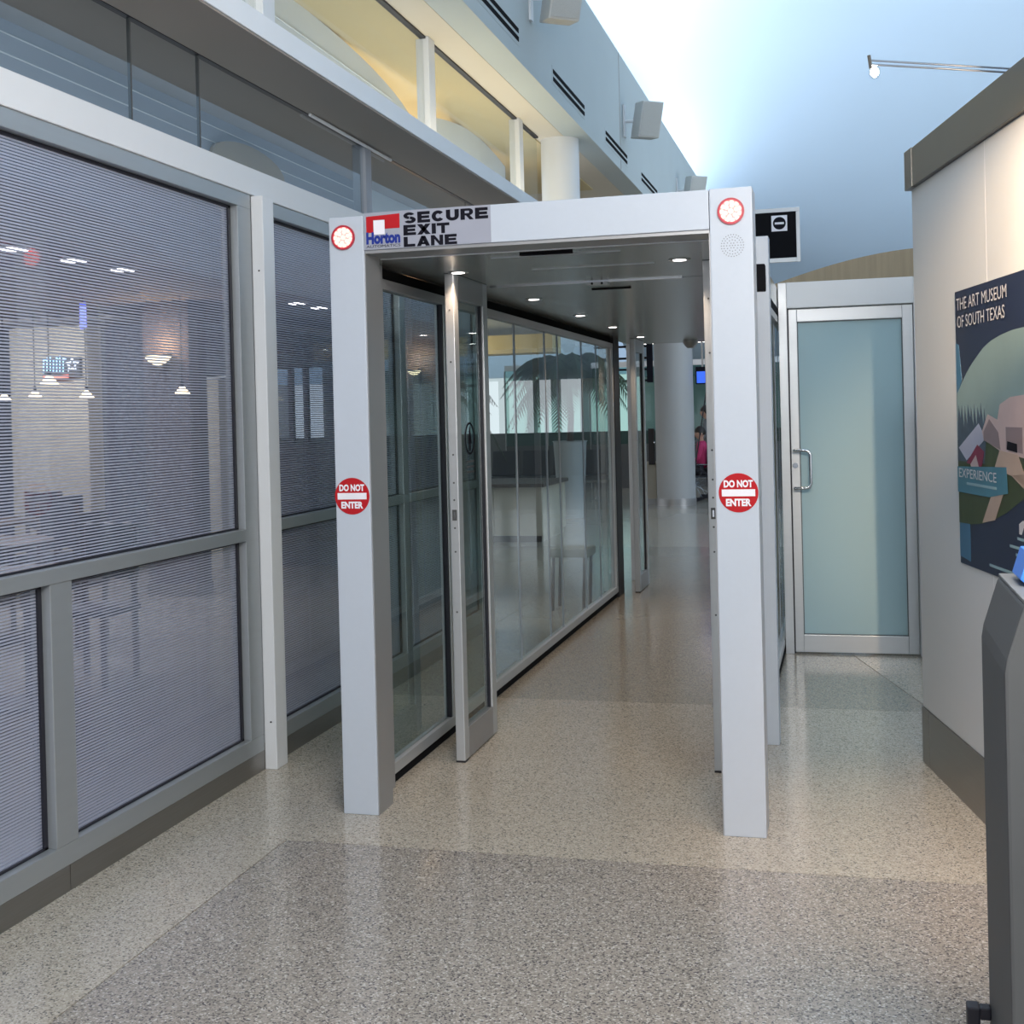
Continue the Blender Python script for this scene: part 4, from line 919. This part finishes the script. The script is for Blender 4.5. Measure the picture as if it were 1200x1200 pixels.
def person(base, lab, pose, shirt):
    x, y, z = base; t = thing('person', base, lab, 'person')
    def q(a, b_, c): return (x + a, y + b_, z + c)
    if pose == 'stand':   # leaning slightly, hands forward on the push handles, facing -x
        T = [(q(0, 0, 0.95), (0.15, 0.11)), (q(-0.01, 0, 1.12), (0.14, 0.10)), (q(-0.03, 0, 1.30), (0.17, 0.11)), (q(-0.04, 0, 1.41), (0.11, 0.085)), (q(-0.045, 0, 1.47), 0.055),
             (q(-0.04, -0.19, 1.38), 0.058), (q(-0.10, -0.23, 1.15), 0.045), (q(-0.28, -0.20, 1.02), 0.034),
             (q(-0.04, 0.19, 1.38), 0.058), (q(-0.10, 0.23, 1.15), 0.045), (q(-0.28, 0.20, 1.02), 0.034)]
        skin_body('torso', T, [(0, 1), (1, 2), (2, 3), (3, 4), (3, 5), (5, 6), (6, 7), (3, 8), (8, 9), (9, 10)], shirt, t)
        Lg = [(q(0, 0, 0.93), (0.14, 0.11)), (q(0, -0.10, 0.85), 0.09), (q(-0.03, -0.11, 0.48), 0.062), (q(0.0, -0.11, 0.10), 0.042),
              (q(0, 0.10, 0.85), 0.09), (q(0.05, 0.11, 0.48), 0.062), (q(0.14, 0.11, 0.10), 0.042)]
        skin_body('trousers', Lg, [(0, 1), (1, 2), (2, 3), (0, 4), (4, 5), (5, 6)], TRO, t)
        part('neck', MB().tube([q(-0.045, 0, 1.42), q(-0.055, 0, 1.53)], 0.048, 12), SKIN, t, smooth=True)
        for dx, dy in ((0, -0.11), (0.14, 0.11)): part('shoe', MB().box(x + dx - 0.19, x + dx + 0.07, y + dy - 0.045, y + dy + 0.045, z, z + 0.085), GASKET, t, 0.02)
        head(q(-0.07, 0, 1.60), (-0.9, -0.35, 0), t)
        hand(q(-0.28, -0.20, 1.02), (-1, 0.05, -0.2), t); hand(q(-0.28, 0.20, 1.02), (-1, -0.05, -0.2), t)
    else:                 # seated, facing -x, hands on the lap
        T = [(q(0, 0, 0.56), (0.15, 0.12)), (q(0.02, 0, 0.74), (0.14, 0.11)), (q(0.02, 0, 0.92), (0.17, 0.11)), (q(0.01, 0, 1.02), (0.11, 0.085)), (q(0.005, 0, 1.08), 0.055),
             (q(0.01, -0.18, 0.99), 0.058), (q(-0.03, -0.24, 0.76), 0.046), (q(-0.22, -0.16, 0.69), 0.034),
             (q(0.01, 0.18, 0.99), 0.058), (q(-0.03, 0.24, 0.76), 0.046), (q(-0.22, 0.16, 0.69), 0.034)]
        skin_body('torso', T, [(0, 1), (1, 2), (2, 3), (3, 4), (3, 5), (5, 6), (6, 7), (3, 8), (8, 9), (9, 10)], shirt, t)
        Lg = [(q(0, 0, 0.56), (0.14, 0.11)), (q(-0.06, -0.10, 0.56), 0.085), (q(-0.42, -0.12, 0.56), 0.066), (q(-0.46, -0.12, 0.16), 0.045),
              (q(-0.06, 0.10, 0.56), 0.085), (q(-0.42, 0.12, 0.56), 0.066), (q(-0.46, 0.12, 0.16), 0.045)]
        skin_body('trousers', Lg, [(0, 1), (1, 2), (2, 3), (0, 4), (4, 5), (5, 6)], TRO, t)
        part('neck', MB().tube([q(0.005, 0, 1.03), q(-0.005, 0, 1.14)], 0.046, 12), SKIN, t, smooth=True)
        for dy in (-0.12, 0.12): part('shoe', MB().box(x - 0.62, x - 0.39, y + dy - 0.045, y + dy + 0.045, z + 0.07, z + 0.16), GASKET, t, 0.02)
        head(q(-0.02, 0, 1.22), (-0.85, -0.5, 0), t)
        hand(q(-0.22, -0.16, 0.69), (-1, 0.4, -0.15), t); hand(q(-0.22, 0.16, 0.69), (-1, -0.4, -0.15), t)
        part('shirt_print', MB().prism(XF(y - 0.115), [(x - 0.09, z + 0.80), (x - 0.02, z + 0.84), (x + 0.0, z + 0.92), (x + 0.06, z + 0.94), (x + 0.03, z + 0.88), (x + 0.02, z + 0.80), (x - 0.04, z + 0.80)], -0.03, 0), DECALW, t)
    return t
WX, WYY = -2.50, 23.0
person((WX, WYY, 0), 'seated person in a magenta shirt in the wheelchair', 'sit', SH_M)
person((WX + 0.10, WYY + 0.62, 0), 'standing person with dark hair and grey shirt behind the wheelchair', 'stand', SH_G)
t = thing('wheelchair', (WX, WYY, 0), 'black wheelchair right of the far round column', 'wheelchair')
def wheel(cx, cy, r_, nm):
    F = XF(cy)
    w2 = part(nm, MB().ring(F, cx, r_ + 0.0, r_, r_ - 0.03, -0.015, 0.015, 40), GASKET, t)
    sp = MB()
    for i in range(12):
        a = 2 * PI * i / 12; sp.tube([(cx, cy, r_), (cx + (r_ - 0.025) * math.cos(a), cy, r_ + (r_ - 0.025) * math.sin(a))], 0.003, 4)
    part('spokes', sp, CHROME, w2); part('hub', MB().disc(F, cx, r_, 0.03, -0.03, 0.03, 16), CHROME, w2)
for dy in (-0.29, 0.29): wheel(WX - 0.10, WYY + dy, 0.30, 'wheel'); wheel(WX - 0.36, WYY + dy * 0.8, 0.10, 'caster')
part('seat', MB().box(WX - 0.25, WX + 0.2, WYY - 0.24, WYY + 0.24, 0.415, 0.455), SEATM, t, 0.01)
part('backrest', MB().box(WX + 0.17, WX + 0.21, WYY - 0.23, WYY + 0.23, 0.50, 0.95), SEATM, t, 0.01)
for dy in (-0.25, 0.25):
    fm = MB()
    fm.tube([(WX + 0.36, WYY + dy, 0.93), (WX + 0.22, WYY + dy, 0.92), (WX + 0.20, WYY + dy, 0.42), (WX - 0.28, WYY + dy, 0.42), (WX - 0.36, WYY + dy, 0.2)], 0.012, 8)
    fm.tube([(WX + 0.19, WYY + dy, 0.66), (WX - 0.2, WYY + dy, 0.66), (WX - 0.24, WYY + dy, 0.42)], 0.012, 8)
    fm.tube([(WX - 0.28, WYY + dy, 0.42), (WX - 0.52, WYY + dy * 0.6, 0.10)], 0.012, 8)
    part('side_frame', fm, CHROME, t)
part('footrest', MB().box(WX - 0.64, WX - 0.40, WYY - 0.2, WYY + 0.2, 0.05, 0.07), CHAR, t)
tag(MB().tube([(-2.68, 22.6, 0.0), (-2.33, 22.6, 2.05)], 0.011, 8).build('slanted_pole', GASKET), 'thin dark slanted pole beside the wheelchair', 'pole')
